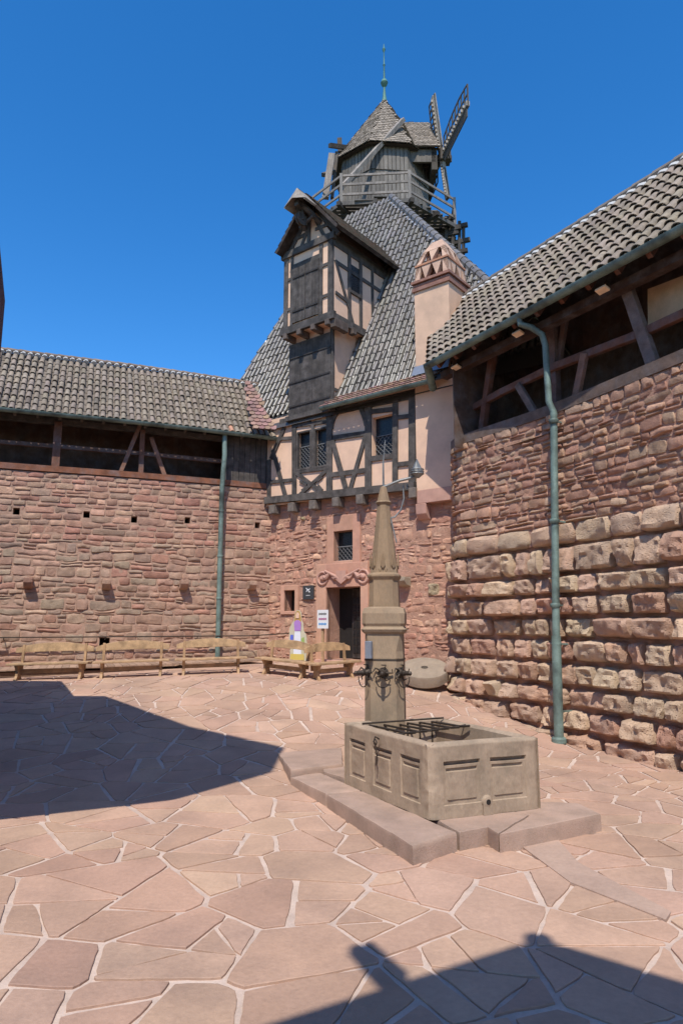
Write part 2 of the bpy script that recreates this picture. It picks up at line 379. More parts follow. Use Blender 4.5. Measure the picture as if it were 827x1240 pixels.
for (x, y, rr) in pts:
    poly = [(x-3, y-3), (x+3, y-3), (x+3, y+3), (x-3, y+3)]; cx, cy = int(x//1), int(y//1)
    for i in range(-3, 4):
        for j in range(-3, 4):
            for q in cell.get((cx+i, cy+j), ()):
                dx, dy = q[0]-x, q[1]-y; d = math.hypot(dx, dy)
                if d < 1e-6 or d > 4: continue
                dx /= d; dy /= d; g = .5*(d*d+rr*rr*.7-q[2]*q[2]*.7)/d-.016-.012*noise.noise(V3((x+q[0], y+q[1], 0))); out = []
                n = len(poly)
                for k in range(n):
                    p1, p2 = poly[k], poly[(k+1) % n]; e1 = (p1[0]-x)*dx+(p1[1]-y)*dy-g; e2 = (p2[0]-x)*dx+(p2[1]-y)*dy-g
                    if e1 <= 0: out.append(p1)
                    if (e1 < 0) != (e2 < 0): t = e1/(e1-e2); out.append((p1[0]+(p2[0]-p1[0])*t, p1[1]+(p2[1]-p1[1])*t))
                poly = out
                if not poly: break
            if not poly: break
        if not poly: break
    parts = []; stack = [poly]
    while stack:
        poly = stack.pop()
        if len(poly) < 3: continue
        ar = abs(sum(poly[k][0]*poly[k-1][1]-poly[k][1]*poly[k-1][0] for k in range(len(poly))))/2
        if ar < .012: continue
        if ar < rnd.choice((.10, .20, .30, .42, .58)): parts.append(poly); continue
        cxm = sum(p[0] for p in poly)/len(poly)+rnd.uniform(-.08, .08); cym = sum(p[1] for p in poly)/len(poly)+rnd.uniform(-.08, .08)
        sxx = sum((p[0]-cxm)**2 for p in poly); syy = sum((p[1]-cym)**2 for p in poly); sxy = sum((p[0]-cxm)*(p[1]-cym) for p in poly)
        a = .5*math.atan2(2*sxy, sxx-syy)+rnd.gauss(0, .38); dx, dy = math.cos(a), math.sin(a); hw = rnd.choice((.007, .010, .015, .022))
        for sg in (1, -1):
            out = []; n = len(poly)
            for k in range(n):
                p1, p2 = poly[k], poly[(k+1) % n]; e1 = sg*((p1[0]-cxm)*dx+(p1[1]-cym)*dy)+hw; e2 = sg*((p2[0]-cxm)*dx+(p2[1]-cym)*dy)+hw
                if e1 <= 0: out.append(p1)
                if (e1 < 0) != (e2 < 0): t = e1/(e1-e2); out.append((p1[0]+(p2[0]-p1[0])*t, p1[1]+(p2[1]-p1[1])*t))
            stack.append(out)
    for poly in parts:
        if len(poly) < 3: continue
        ring = []; n = len(poly)
        for k in range(n):
            p1, p2 = poly[k], poly[(k+1) % n]; L = math.hypot(p2[0]-p1[0], p2[1]-p1[1])
            if L < .02: continue
            m = max(2, int(L/.07)); nx, ny = -(p2[1]-p1[1])/L, (p2[0]-p1[0])/L
            for q in range(m):
                t = (q+.22*(1 if q == 0 else 0))/m; px_, py_ = p1[0]+(p2[0]-p1[0])*t, p1[1]+(p2[1]-p1[1])*t
                a = .017*noise.noise(V3((px_*2.6, py_*2.6, x)))+.009*noise.noise(V3((px_*9, py_*9, x)))
                ring.append((px_+nx*(a+.004), py_+ny*(a+.004)))
        if len(ring) < 3: continue
        cx_ = sum(p[0] for p in ring)/len(ring); cy_ = sum(p[1] for p in ring)/len(ring); dz = rnd.uniform(-.003, .003)
        tx_, ty_ = rnd.uniform(-.006, .006), rnd.uniform(-.006, .006); top = [V3((p[0], p[1], gz(*p)+dz+tx_*(p[0]-cx_)+ty_*(p[1]-cy_))) for p in ring]; inner = [V3((cx_+(p[0]-cx_)*.982, cy_+(p[1]-cy_)*.982, gz(*p)+dz+.003+tx_*(p[0]-cx_)+ty_*(p[1]-cy_))) for p in ring]
        low = [t-V3((0, 0, .03)) for t in top]; n = len(ring)
        mb.add(inner+top+low, [tuple(range(n))]+[(i, (i+1) % n, n+(i+1) % n, n+i) for i in range(n)]+[(n+i, n+(i+1) % n, 2*n+(i+1) % n, 2*n+i) for i in range(n)], tone(PAV, .07))
tag(mb.build('paving', M['paving']), 'courtyard floor of irregular pink sandstone flagstones', 'paving', kind='structure')
# drain channel stones on the right
mb = MB(); ch = [gnd(x, y) for x, y in ((612, 1012), (668, 1010), (700, 1046), (812, 1106), (806, 1116), (690, 1070))]
mb.prism([V3((p.x, p.y, gz(p.x, p.y)-.02)) for p in ch], (0, 0, .034), (.42, .29, .22))
tag(mb.build('drain_channel', M['paving']), 'long narrow stone drain strip let into the paving right of the fountain step', 'drain', kind='structure')

# ------------------------------------------------------------------ left curtain wall
cw = thing('curtain_wall', (-5.53, 18.36, -1.2), 'long pink rubble stone curtain wall on the left with projecting corbels, behind the row of benches', 'wall')
hs_ = []
for x, y in ((20, 619), (105, 623), (163, 629), (227, 630), (312, 636)):
    q, z = CL.px(x, y); hs_.append((q-.08, q+.08, z-.09, z+.09))
q, z = CL.px(127, 778); hs_.append((q-.13, q+.13, z-.12, z+.12))
mb = MB(); dk = []; backing(mb, CL, 0, CL.L-.6, -2.2, ZL-.02, hs_, .4, dk)
core = mb.build('mortar_core', M['mortar'], cw, fixn=False); shut(dk, 'putlog_hole', cw)
GREYR = [(.41, .26, .20), (.38, .235, .18), (.36, .24, .185), (.43, .275, .21), (.36, .265, .205), (.39, .21, .16), (.34, .24, .19), (.44, .30, .23)]
mb = MB(); stones(mb, CL, 0, CL.L-.6, 2.2, ZL-.02, (.13, .22), (.22, .55), .026, .017, .013, hs_, RED, (8, 6), .05, 3, .1)
stones(mb, CL, 0, CL.L-.6, -1.4, 2.2, (.13, .25), (.2, .6), .028, .024, .014, hs_, GREYR, (8, 6), .09, 4, .22)
mb.build('masonry', M['stone'], cw, smooth='auto', fixn=False)
mb = MB()
for x, y in ((35, 705), (129, 707), (222, 707), (303, 708)):
    q, z = CL.px(x, y); f = CL.frame(q); k = MB()
    pr = [(0, z+.10), (.30, z+.10), (.30, z-.02), (.20, z-.13), (0, z-.17)]
    k.prism([f.p(-.11, zz, o_) for o_, zz in pr], f.u*.22, tone(GREYR)); k.build('corbel', M['stone'], cw, bevel=.02)

# ------------------------------------------------------------------ right curtain wall
class Bat:     # the lower masonry swells out towards its foot
    def p(s, q, z, off=0): return CR.p(q, z, off+max(0, (-.9-z))*.10)
rw = thing('curtain_wall', (4.0, 13., -2.), 'tall curving wall on the right, thin rubble courses over big rough projecting sandstone blocks', 'wall')
mb = MB(); backing(mb, CR, 0, CR.L, 1.5, ZR-.02, [], .3); backing(mb, Bat(), 0, CR.L, -3.4, 1.8, [], .3, off=-.06)
mb.build('mortar_core', M['rmortar'], rw, fixn=False)
UP = [(.42, .245, .18), (.39, .22, .165), (.45, .28, .20), (.36, .23, .17), (.40, .27, .20), (.35, .19, .145)]
mb = MB(); stones(mb, CR, .6, CR.L, 1.86, ZR-.02, (.10, .20), (.16, .48), .046, .036, .017, (), UP, (9, 6), .07, 9, .2)
mb.build('rubble_masonry', M['stone'], rw, smooth='auto', fixn=False)
RU = [(.43, .30, .235), (.44, .31, .24), (.42, .265, .21), (.39, .235, .185), (.38, .21, .17), (.43, .315, .245), (.42, .265, .215), (.41, .28, .22)]
mb = MB(); stones(mb, Bat(), .6, CR.L, -3.1, 1.46, (.36, .44), (.34, .85), .19, .065, .05, (), RU, (17, 12), .02, 21, .04, rim=.028, v=.12, edge=-.09)
stones(mb, CR, .6, CR.L, 1.46, 1.88, (.43, .45), (.6, .95), .13, .06, .02, (), [(.44, .31, .24), (.42, .285, .22)], (11, 8), .0, 23, 0, rim=.04)
mb.build('rusticated_masonry', M['rustic'], rw, smooth='auto', fixn=False)

# ------------------------------------------------------------------ galleries on the walls
def curve_beam(mb, cv, q0, q1, z0, z1, o0, o1, step=.8, col=None):
    n = max(1, int(abs(q1-q0)/step)); k = random.uniform(.85, 1.15); rows = []
    for i in range(n+1):
        q = q0+(q1-q0)*i/n; rows.append([cv.p(q, z0, o0), cv.p(q, z0, o1), cv.p(q, z1, o1), cv.p(q, z1, o0), cv.p(q, z0, o0)])
    mb.grid(rows, col or (k, k, k)); mb.add(rows[0][:4], [(0, 1, 2, 3)], col or (k, k, k)); mb.add(rows[-1][:4], [(3, 2, 1, 0)], col or (k, k, k))
# left gallery
lg = thing('covered_gallery', (-5.53, 18.5, ZL), 'low timber covered gallery with grey tiled roof on top of the left wall', 'gallery')
cR = CL.px(272, 580)[0]
mb = MB(); curve_beam(mb, CL, 0, CL.L-.7, ZL, ZL+.16, -.30, .05, col=(2.0, 1.35, 1.)); mb.build('sill_beam', M['brown'], lg)
mb = MB(); curve_beam(mb, CL, 0, CL.L-.7, ZEL-.16, ZEL-.02, -.25, -.08); curve_beam(mb, CL, 0, CL.L-.7, 7.35, 7.5, -1.55, -1.4); mb.build('wall_plate', M['timber'], lg)
mb = MB(); q0, z0 = CL.px(60, 540, -.1); curve_beam(mb, CL, 0, cR, z0-.05, z0+.06, -.17, -.07); mb.build('rail', M['brown'], lg)
for x, wd in ((69, .2), (172, .13)):
    q, _ = CL.px(x, 550, -.1); b_ = MB(); b_.beam(CL.p(q, ZL+.16, -.12), CL.p(q, ZEL-.1, -.12), wd, .16, CL.frame(q).u, (1.5, 1.2, 1.1)); b_.build('post', M['brown'], lg)
for (x0, y0, x1, y1) in ((146, 572, 170, 515), (200, 578, 183, 530)):
    a, za = CL.px(x0, y0, -.1); b, zb_ = CL.px(x1, y1, -.1); b_ = MB(); b_.beam(CL.p(a, za, -.11), CL.p(b, zb_, -.11), .11, .12, CL.frame(a).u, (2.0, 1.7, 1.5)); b_.build('brace', M['brown'], lg)
mb = MB(); curve_beam(mb, CL, cR-.05, CL.L-.7, ZL-.02, ZEL, -.09, -.03)    # boarded end by the tower
for i in range(12): 
    q = cR+.1+i*.17
    if q < CL.L-.75: curve_beam(mb, CL, q, q+.15, ZL+.17, ZEL-.02, -.03, -.01, 1)
mb.build('boarding', M['timber'], lg)
mb = MB()
i = 0; q = 0.; BW = CL.px(44, 520, -1.5)[0]-.15
while q < CL.L-.7:
    L = .22
    if False: curve_beam(mb, CL, q, q+L-.04, ZL-.3, ZEL+.3, -1.55, -1.5, 1); curve_beam(mb, CL, q+L-.045, q+L+.004, ZL-.3, ZL+.74, -1.55, -1.5, 1); curve_beam(mb, CL, q+L-.045, q+L+.004, ZL+.82, ZEL+.3, -1.55, -1.5, 1)
    else: curve_beam(mb, CL, q, q+L+.004, ZL-.3, ZEL+.3, -1.55, -1.5-.006*(i % 2), 1)
    i += 1
    q += L
mb.build('back_wall', M['brown'], lg)
mb = MB(); curve_beam(mb, CL, 0, CL.L-.7, ZL-.4, ZL-.3, -1.55, -.2); mb.build('floor', M['brown'], lg)
mb = MB()
for i in range(26):
    q = .2+i*.55
    if q < CL.L-.7: mb.beam(CL.p(q, ZEL-.1, .3), CL.p(q, 7.6, -1.5), .08, .12, CL.frame(q).u)
mb.build('rafter', M['timber'], lg)
roof = MB(); sheet = MB(); wm = MB(); ridge = MB()
QS = np.linspace(0, CL.L-.9, 13)
for a, b in zip(QS, QS[1:]):
    A, B = CL.p(a, ZEL, .34), CL.p(b, ZEL, .34); C_, D = CL.p(b, 7.72, -1.42), CL.p(a, 7.72, -1.42)
    U = (B-A).normalized(); up = (D-A); Vv = (up-U*up.dot(U)).normalized(); N = U.cross(Vv)
    uv = [((p-A).dot(U), (p-A).dot(Vv)) for p in (A, B, C_, D)]
    tiles(roof, A, U, Vv, N, uv, .182, .30, .072, seed=int(a*10), hue=((1.6, 1.0, .8), .006))
    sheet.add([p-N*.05 for p in (A, B, C_, D)], [(0, 1, 2, 3)], (.5, .5, .5)); 
    E_, F_ = CL.p(a, ZEL, -3.2), CL.p(b, ZEL, -3.2); sheet.add([D, C_, F_, E_], [(0, 1, 2, 3)], (.7, .7, .7))
    n = int((C_-D).length/.182)
    for i in range(n+1):
        p = D+(C_-D)*(i/(n+.0))-Vv*.10; wm.lathe(p+N*.055, [(.08, 0), (.085, .03), (.06, .09), (.02, .11)], 7, 0, (1, 1, 1), (U, N, Vv))
rf = roof.build('roof', M['tile'], lg, smooth='auto', fixn=False); sheet.build('under_tiles', M['redtile'], rf, fixn=False); wm.build('ridge_mortar', M['whitemortar'], rf)
mb = MB(); n = 40
for i in range(n):
    a, b = CL.p((CL.L-.9)*i/n, 7.80, -1.42), CL.p((CL.L-.9)*(i+1)/n+.02, 7.79, -1.42); k = random.uniform(.7, 1.1); mb.tube([a, b], [.075, .065], 8, (k, k*.9, k*.85))
mb.build('ridge_tile', M['tile'], rf, smooth='auto')
def gutter(mb, pts, r=.085):
    pts = [V3(p) for p in pts]; rows = []
    for i, p in enumerate(pts):
        t = (pts[min(i+1, len(pts)-1)]-pts[max(0, i-1)]).normalized(); s_ = V3((t.y, -t.x, 0)).normalized()
        rows.append([p+s_*r*math.cos(a)-V3((0, 0, 1))*r*math.sin(a) for a in [math.pi*k/8 for k in range(9)]]+[p+s_*(r+.012)*math.cos(a)+V3((0, 0, .006-(r+.008)*math.sin(a))) for a in [math.pi*k/8 for k in range(8, -1, -1)]])
        rows[-1].append(rows[-1][0])
    mb.grid(rows)
mb = MB(); gutter(mb, [CL.p(q, ZEL-.03, .46) for q in np.linspace(0, CL.L-1.1, 14)]); mb.build('gutter', M['copper'], lg, smooth='auto')
# short valley of red flat tiles where the gallery roof meets the tower
def flat_tiles(mb, O, U, V, N, poly, du=.17, dv=.16, seed=1, th=.016):
    rnd = random.Random(seed); O = V3(O); us = [p[0] for p in poly]; vs = [p[1] for p in poly]
    for k in range(int((max(vs)-min(vs))/dv)+1):
        for i in range(int((max(us)-min(us))/du)+2):
            u = min(us)+i*du+(k % 2)*du/2; v = min(vs)+k*dv
            if not inpoly(u, v+dv/2, poly): continue
            q = rnd.uniform(.7, 1.3); c = (q, q*rnd.uniform(.9, 1.15), q*rnd.uniform(.9, 1.2)); w_ = du*.48
            P = lambda a, b, h: O+U*(u+a)+V*(v+b)+N*h
            top = [P(-w_, dv*1.3, .0), P(-w_, .03, th+.02), P(-w_*.6, -.01, th+.022), P(w_*.6, -.01, th+.022), P(w_, .03, th+.02), P(w_, dv*1.3, .0)]
            mb.add(top+[p-N*th for p in top], [tuple(range(6)), (1, 7, 8, 2), (2, 8, 9, 3), (3, 9, 10, 4), (0, 6, 7, 1), (4, 10, 11, 5)], c)

# right gallery
rg = thing('covered_gallery', (4.0, 13.2, ZR), 'open timber gallery with grey tiled roof and crossed braces on top of the right wall', 'gallery')
E0, E2 = at_h(520, 441, ZE), at_h(827, 275, ZE); EU = (E2-E0).normalized(); EN = V3((-EU.y, EU.x, 0))   # outward, away from the court
if EN.x < 0: EN = -EN
E3 = E0+EU*16; HR = 8.52; RUN = 1.92
E2b = E3
rQ0, rQ1 = CR.px(552, 560)[0]-.35, CR.L
mb = MB(); curve_beam(mb, CR, .6, rQ1, ZR-.04, ZR+.17, -.4, .04, .4, (1.3, 1.5, 1.6)); mb.build('sill_beam', M['brown'], rg)
mb = MB(); q, z = CR.px(600, 483, -.2); 
PL = lambda x, y, off=-.2: (lambda qz: CR.p(qz[0], qz[1], off))(CR.px(x, y, off))
def wood(x0, y0, x1, y1, wd, name, off=-.2, dp=.16, col=(1.5, 1.4, 1.5)):
    b_ = MB(); a, b = PL(x0, y0, off), PL(x1, y1, off); n = (a-b).cross(V3((0, 0, 1)))
    fr = V3((-.85, -.5, 0)); b_.beam(a, b, dp, wd, fr, col); return b_.build(name, M['brown'], rg, bevel=.01)
for i, (x0, y0, x1, y1) in enumerate([(545, 503, 607, 475), (607, 475, 672, 444), (672, 444, 772, 406), (772, 406, 850, 370)]):
    wood(x0, y0, x1, y1, .15, 'rail', -.2, .12, (1.5, 1.1, 1.))
wood(552, 540, 552, 452, .2, 'post', -.22); wood(583, 528, 597, 425, .15, 'post', -.26, .14, (1.3, .9, .8)); wood(671, 492, 668, 390, .22, 'post', -.28)
wood(793, 448, 757, 345, .2, 'brace', -.14, .14, (1.6, 1.8, 2.0)); wood(647, 500, 627, 466, .14, 'brace', -.12, .1, (1.6, 1.9, 2.2)); wood(697, 480, 708, 428, .15, 'brace', -.12, .1, (2.2, 1.9, 1.8))
wood(685, 380, 674, 450, .12, 'brace', -.35, .1)
# inner wall, floor, rafters and roof of the right gallery
mb = MB()
for i in range(72):
    a = E0+EU*(i*.22)+EN*2.3; mb.beam(a+V3((0, 0, -2.3)), a+V3((0, 0, .9)), .224, .03+.004*(i % 2), EU, None, 0)
for i in range(10):
    a = E0+EU*.55+EN*(.35+i*.22); mb.beam(a-Z*2.1, a+Z*min(2.3, (.35+i*.22)*1.3-.15), .222, .03, EN, None, 0)
mb.build('back_wall', M['brown'], rg)
mb = MB(); a = E0+EN*1.3+V3((0, 0, -2.35)); mb.add([a-EN*.75, a-EN*.75+EU*16, a+EN*1.1+EU*16, a+EN*1.1], [(0, 1, 2, 3)]); mb.build('floor', M['brown'], rg)
mb = MB()
for i in range(26):
    a = E0+EU*(.2+i*.62)+V3((0, 0, -.09))+EN*.1; mb.beam(a, a+EN*(RUN-.1)+V3((0, 0, (HR-ZE)*.95)), .09, .13, EU, (1.1, .75, .65))
mb.build('rafter', M['brown'], rg)
mb = MB(); a = E0+EN*.42+V3((0, 0, -.22)); mb.beam(a, a+EU*16, .16, .2, (0, 0, 1), (.5, .45, .45)); mb.build('wall_plate', M['brown'], rg)
up = (EN*RUN+V3((0, 0, HR-ZE))).normalized(); N = EU.cross(up); N = N if N.z > 0 else -N
Ls = math.hypot(RUN, HR-ZE)
mb = MB(); tiles(mb, E0, EU, up, N, [(-.05, 0), (16, 0), (16, Ls), (-1.6, Ls), (-1.3, Ls*.6)], .235, .31, .095, seed=77, var=.12, lift=.035)
rf = mb.build('roof', M['tile'], rg, smooth='auto', fixn=False)
mb = MB(); mb.add([E0-N*.05, E3-N*.05, E3+up*Ls-N*.05, E0+up*Ls-N*.05-EU*1.2], [(0, 1, 2, 3)], (1.2, .6, .5)); RB = E0+EN*(2*RUN+.3)+EU*0
mb.add([E0+up*Ls-EU*1.2, E3+up*Ls, E3+EN*3.9, E0+EN*3.9-EU*1.2], [(0, 1, 2, 3)], (.6, .6, .6)); mb.build('under_tiles', M['brown'], rf, fixn=False)
mb = MB()
for i in range(38):
    a = E0+up*(Ls+.02)-EU*1.2+EU*(i*.46)+V3((0, 0, .06)); k = random.uniform(.6, .9); mb.tube([a, a+EU*.48], [.115, .1], 8, (k, k, k))
mb.build('ridge_tile', M['tile'], rf, smooth='auto')
mb = MB(); rows = []
for i in range(73*6):
    sq = i*.235/6; b = abs(math.sin(math.pi*(sq/.235))); p = E0+up*(Ls-.09)-EU*1.0+EU*sq; rows.append([p-up*.01+N*.02, p-up*(.01+.03*b)+N*(.05+.07*b), p+up*.03+N*(.06+.07*b), p+up*.1+N*.08])
mb.grid(rows)
mb.build('ridge_mortar', M['whitemortar'], rf)
mb = MB(); g0 = E0-EN*.07+V3((0, 0, -.04)); gutter(mb, [g0+EU*s_ for s_ in np.linspace(-.02, 16, 14)], .095)
rgE = FA.p(*FA.px(524, 470, .45), .45)
gutter(mb, [g0, g0*.5+rgE*.5, rgE], .085); mb.build('gutter', M['copper'], rg, smooth='auto')
# plank that hangs inside the gallery at the right edge
b_ = MB(); a = PL(798, 400, -.5); b_.beam(PL(812, 392, -.55), PL(812, 340, -.55), .04, .85, (-.85, -.5, 0), (1.1, 1, .9)); tag(b_.build('wooden_panel', M['cream']), 'pale plywood panel standing inside the right gallery above the rail', 'panel')

# ------------------------------------------------------------------ mill tower
mt = thing('mill_tower', (.08, 18.55, -1.05), 'tall half-timbered mill tower with pink stone ground floor and steep grey tiled roof', 'building')
F = FA.px
class FC:       # facade as a "curve" for the masonry tools
    def p(s, t, z, off=0): return FA.p(t, z, off)
def rect(x0, y0, x1, y1, off=0):
    a = F((x0+x1)/2, y0, off); b = F((x0+x1)/2, y1, off); l = F(x0, (y0+y1)/2, off)[0]; r = F(x1, (y0+y1)/2, off)[0]; return (l, r, b[1], a[1])
tL, tR = F(326, 650)[0]-.5, F(545, 650)[0]+.7
zB = F(412, 604, .25)[1]      # underside of the sill beam
DOOR = rect(396, 711, 438, 799)+(.55,); WIN = rect(405, 643, 428, 679)+(.28,); SW = rect(345, 715, 358, 740)+(.3,)
holes = [DOOR, WIN, SW]
mb = MB(); dk = []; backing(mb, FC(), tL, tR, -1.7, zB+.1, holes, .3, dk); 
mb.build('stone_wall', M['rmortar'], mt, fixn=False); shut(dk, 'dark_opening', mt)
sur = rect(397, 624, 437, 684); dsur = rect(384, 682, 447, 799); ssw = rect(341, 709, 362, 744)
mb = MB(); PK = [(.52, .30, .22), (.49, .265, .195), (.54, .32, .235), (.46, .24, .18), (.50, .31, .235)]
pier = rect(505, 470, 545, 604)
stones(mb, FC(), tL, tR, -1.6, zB-.02, (.11, .24), (.16, .46), .012, .038, .03, [sur, dsur, ssw], PK, (8, 6), .10, 31, .3)
mb.build('masonry', M['stone'], mt, smooth='auto', fixn=False)
# dressed stone surrounds
def surround(outer, inner, name, th=.05, dep=.16, bev=.012, sill=True):
    k = MB(); a, b, c, d = outer; e, f, g, h = inner[:4]
    for (l, r, lo, hi) in ((a, e, c, d), (f, b, c, d), (e, f, h, d))+(((e, f, c, g),) if sill else ()):
        if r-l > .01 and hi-lo > .01: k.box(FA.p((l+r)/2, (lo+hi)/2, th-dep/2), ((r-l)/2, dep/2, (hi-lo)/2), (FA.u, FA.n, V3((0, 0, 1))), tone([(1, 1, 1), (.95, .92, .9), (1.05, 1.05, 1.05)], .05))
    return k.build(name, M['ashlar'], mt, bevel=bev)
surround(sur, WIN, 'window_surround'); surround(ssw, SW, 'slit_surround'); surround(dsur[:2]+(dsur[2]-.1, dsur[3]), DOOR[:2]+(dsur[2]-.1, DOOR[3]), 'door_surround', .06, .2, sill=False)
# carved lintel with two scrolls and a shield
k = MB(); cx = (DOOR[0]+DOOR[1])/2; z0 = DOOR[3]
def relief(pts, h0=.05, h=.11): k.prism([FA.p(t, z, h0) for t, z in pts], FA.n*(h-h0))
W_ = (DOOR[1]-DOOR[0])/2
for sg in (-1, 1):
    k.tube([FA.p(cx+sg*W_*(.12+1.15*i/14), z0+.17+.16*math.sin(i/14*math.pi*.9)*(1 if i < 8 else 1)+.05*math.sin(i*1.1), .09) for i in range(15)], [.05+.018*math.sin(i*.8) for i in range(15)], 8)
    k.tube([FA.p(cx+sg*W_*1.18+.17*math.cos(a), z0+.26+.17*math.sin(a), .07) for a in [j*math.pi/8 for j in range(17)]], .035, 8)
    k.tube([FA.p(cx+sg*W_*1.0, z0+.46, .1), FA.p(cx+sg*W_*.3, z0+.28, .11)], [.03, .045], 8)
    k.lathe(FA.p(cx+sg*W_*1.18, z0+.26, .06), [(.08, 0), (.07, .05), (.03, .08)], 10, 0, (1, 1, 1), (FA.u, V3((0, 0, 1)), FA.n))
relief([(cx-.17, z0+.44), (cx+.17, z0+.44), (cx+.17, z0+.2), (cx, z0+.08), (cx-.17, z0+.2)], .05, .14)
k.build('carved_lintel', M['ashlar'], mt, smooth='auto')
# door leaf standing open inside the doorway, glazed with small panes
k = MB(); f2 = Frame(FA.p(DOOR[1]-.02, 0, -.25)[:2], (-.5, .86)); 
k = MB(); a0 = FA.p(DOOR[1]-.03, 0, -.3); dr = (FA.u*-.9-FA.n*.28).normalized()
k.box(a0+dr*.35+V3((0, 0, (DOOR[2]+DOOR[3])/2)), (.33, .02, (DOOR[3]-DOOR[2])/2-.03), (dr, dr.cross(V3((0, 0, 1))), V3((0, 0, 1))), (.5, .45, .4)); dl = k.build('door', M['timber'], mt)
k = MB()
for i in range(4):
    for j in range(7): k.box(a0+dr*(.12+i*.15)+V3((0, 0, DOOR[2]+.25+j*.22))+dr.cross(V3((0, 0, 1)))*0, (.055, .03, .085), (dr, dr.cross(V3((0, 0, 1))), V3((0, 0, 1))), (1, 1, 1))
k.build('pane', M['glass'], dl)
k = MB(); k.box(FA.p(cx, DOOR[2]-.07, .1), (W_+.12, .3, .07), (FA.u, FA.n, V3((0, 0, 1)))); k.build('door_step', M['ashlar'], mt, bevel=.01)
def lattice(R_, off, name, parent, dens=.085, split=1, glass=True, frame=True, upto=1.):
    a, b, c, d = R_[:4]; g = MB()
    g.add([FA.p(a, c, off-.03), FA.p(b, c, off-.03), FA.p(b, d, off-.03), FA.p(a, d, off-.03)], [(0, 1, 2, 3)]); wobj = g.build(name, M['glass'], parent, fixn=False)
    l = MB(); dd = c+(d-c)*upto; H = dd-c; s_ = -H
    while s_ < (b-a):
        for sg in (1, -1):
            pts = []
            for t in (0, H):
                pts.append((s_+t if sg > 0 else (b-a)-s_-t, t))
            (x0, z0), (x1, z1) = pts
            lo, hi = 0, b-a
            if x0 > x1: x0, z0, x1, z1 = x1, z1, x0, z0
            if x1 <= lo or x0 >= hi: continue
            sl_ = (z1-z0)/(x1-x0)
            if x0 < lo: z0 += sl_*(lo-x0); x0 = lo
            if x1 > hi: z1 -= sl_*(x1-hi); x1 = hi
            if x1-x0 > .01: l.tube([FA.p(a+x0, c+z0, off+.0+sg*.004), FA.p(a+x1, c+z1, off+sg*.004)], .008, 4)
        s_ += dens
    l.tube([FA.p(a, dd, off), FA.p(b, dd, off)], .016, 4); l.tube([FA.p(a, c+.02, off), FA.p(b, c+.02, off)], .016, 4)
    l.build('lattice', M['lattice'], wobj, fixn=False); return wobj
lattice(WIN, -.16, 'window', mt, .13, upto=.5)
# plaster wall, jettied a little
JO = .14
class FJ:
    def p(s, t, z, off=0): return FA.p(t, z, JO+off)
W1 = rect(361, 523, 377, 568, JO); W1b = rect(382, 519, 398, 565, JO); W2 = rect(451, 503, 478, 553, JO)
zT = ZE+.12; tJ0 = F(323, 600, JO)[0]; tJ1 = F(504, 590, JO)[0]
mb = MB(); dk = []; backing(mb, FJ(), tJ0, tJ1, zB+.1, zT, [W1+(.2,), W1b+(.2,), W2+(.3,)], .2, dk)
mb.add([FJ().p(tJ0, zB+.1, -.8), FJ().p(tJ0, zB+.1), FJ().p(tJ0, zT), FJ().p(tJ0, zT, -.8)], [(0, 1, 2, 3)])
mb.add([FJ().p(tJ0, zB+.12, -.5), FJ().p(tJ1, zB+.12, -.5), FJ().p(tJ1, zB+.12), FJ().p(tJ0, zB+.12)], [(0, 1, 2, 3)])
mb.build('plaster_wall', M['plaster'], mt, fixn=False); shut(dk, 'dark_opening', mt)
# chimney breast: smooth plaster pier at the right end
PO = .22; pl, pr_ = F(503.5, 530, PO)[0], F(545, 530, PO)[0]+.35; pz = F(520, 592, PO)[1]
mb = MB(); mb.box(FA.p((pl+pr_)/2, (pz+ZE+.2)/2, PO-.3), ((pr_-pl)/2, .3, (ZE+.2-pz)/2), (FA.u, FA.n, V3((0, 0, 1)))); mb.build('chimney_breast', M['plaster'], mt)
mb = MB(); mb.box(FA.p((pl+pr_)/2, pz-.17, PO-.3+.01), ((pr_-pl)/2, .3, .168), (FA.u, FA.n, V3((0, 0, 1)))); mb.build('stone_ledge', M['ashlar'], mt, bevel=.01)
k = MB(); q = F(510, 600, PO)[0]; k.prism([FA.p(q-.17, z, o_) for o_, z in ((0, pz-.34), (PO+.02, pz-.34), (PO, pz-.6), (.1, pz-.72), (0, pz-.74))], FA.u*.3); k.build('stone_corbel', M['ashlar'], mt, bevel=.015)
# timber frame
tf = MB()
def tb(x0, y0, x1, y1, wd=.13, off=JO, dp=.09, col=None, mbx=None):
    a, b = F(x0, y0, off), F(x1, y1, off); (mbx or tf).beam(FA.p(*a, off), FA.p(*b, off), dp, wd, FA.n, col)
tb(322, 606.5, 503, 588.5, .20, JO+.03, .16)
for x, y0, y1, wd in ((326.5, 557, 604, .14), (357, 508, 602, .16), (399.5, 500, 600, .20), (446.5, 490, 596, .21), (479, 488, 592, .16), (499.5, 482, 590, .20)): tb(x, y0, x, y1, wd)
for a in ((328, 532, 356, 530.5, .1), (327, 584, 357, 581, .1), (404, 530.5, 444, 525, .14), (403, 575, 445, 569.5, .13), (481, 506, 497, 504, .11), (481, 563, 497, 561, .12), (357, 516, 399, 510.5, .1), (357, 571.5, 399, 566.5, .12), (449, 499, 479, 495.5, .12), (449, 556, 479, 552, .14), (379.7, 512, 379.7, 568, .11), (375, 507, 375, 514, .1)): tb(*a)
tb(345, 518, 329, 556, .13, JO+.005); tb(331, 545, 347, 603, .12, JO+.004); tb(403, 533, 421, 597, .13, JO+.005); tb(443.5, 527, 424, 595, .13, JO+.004)
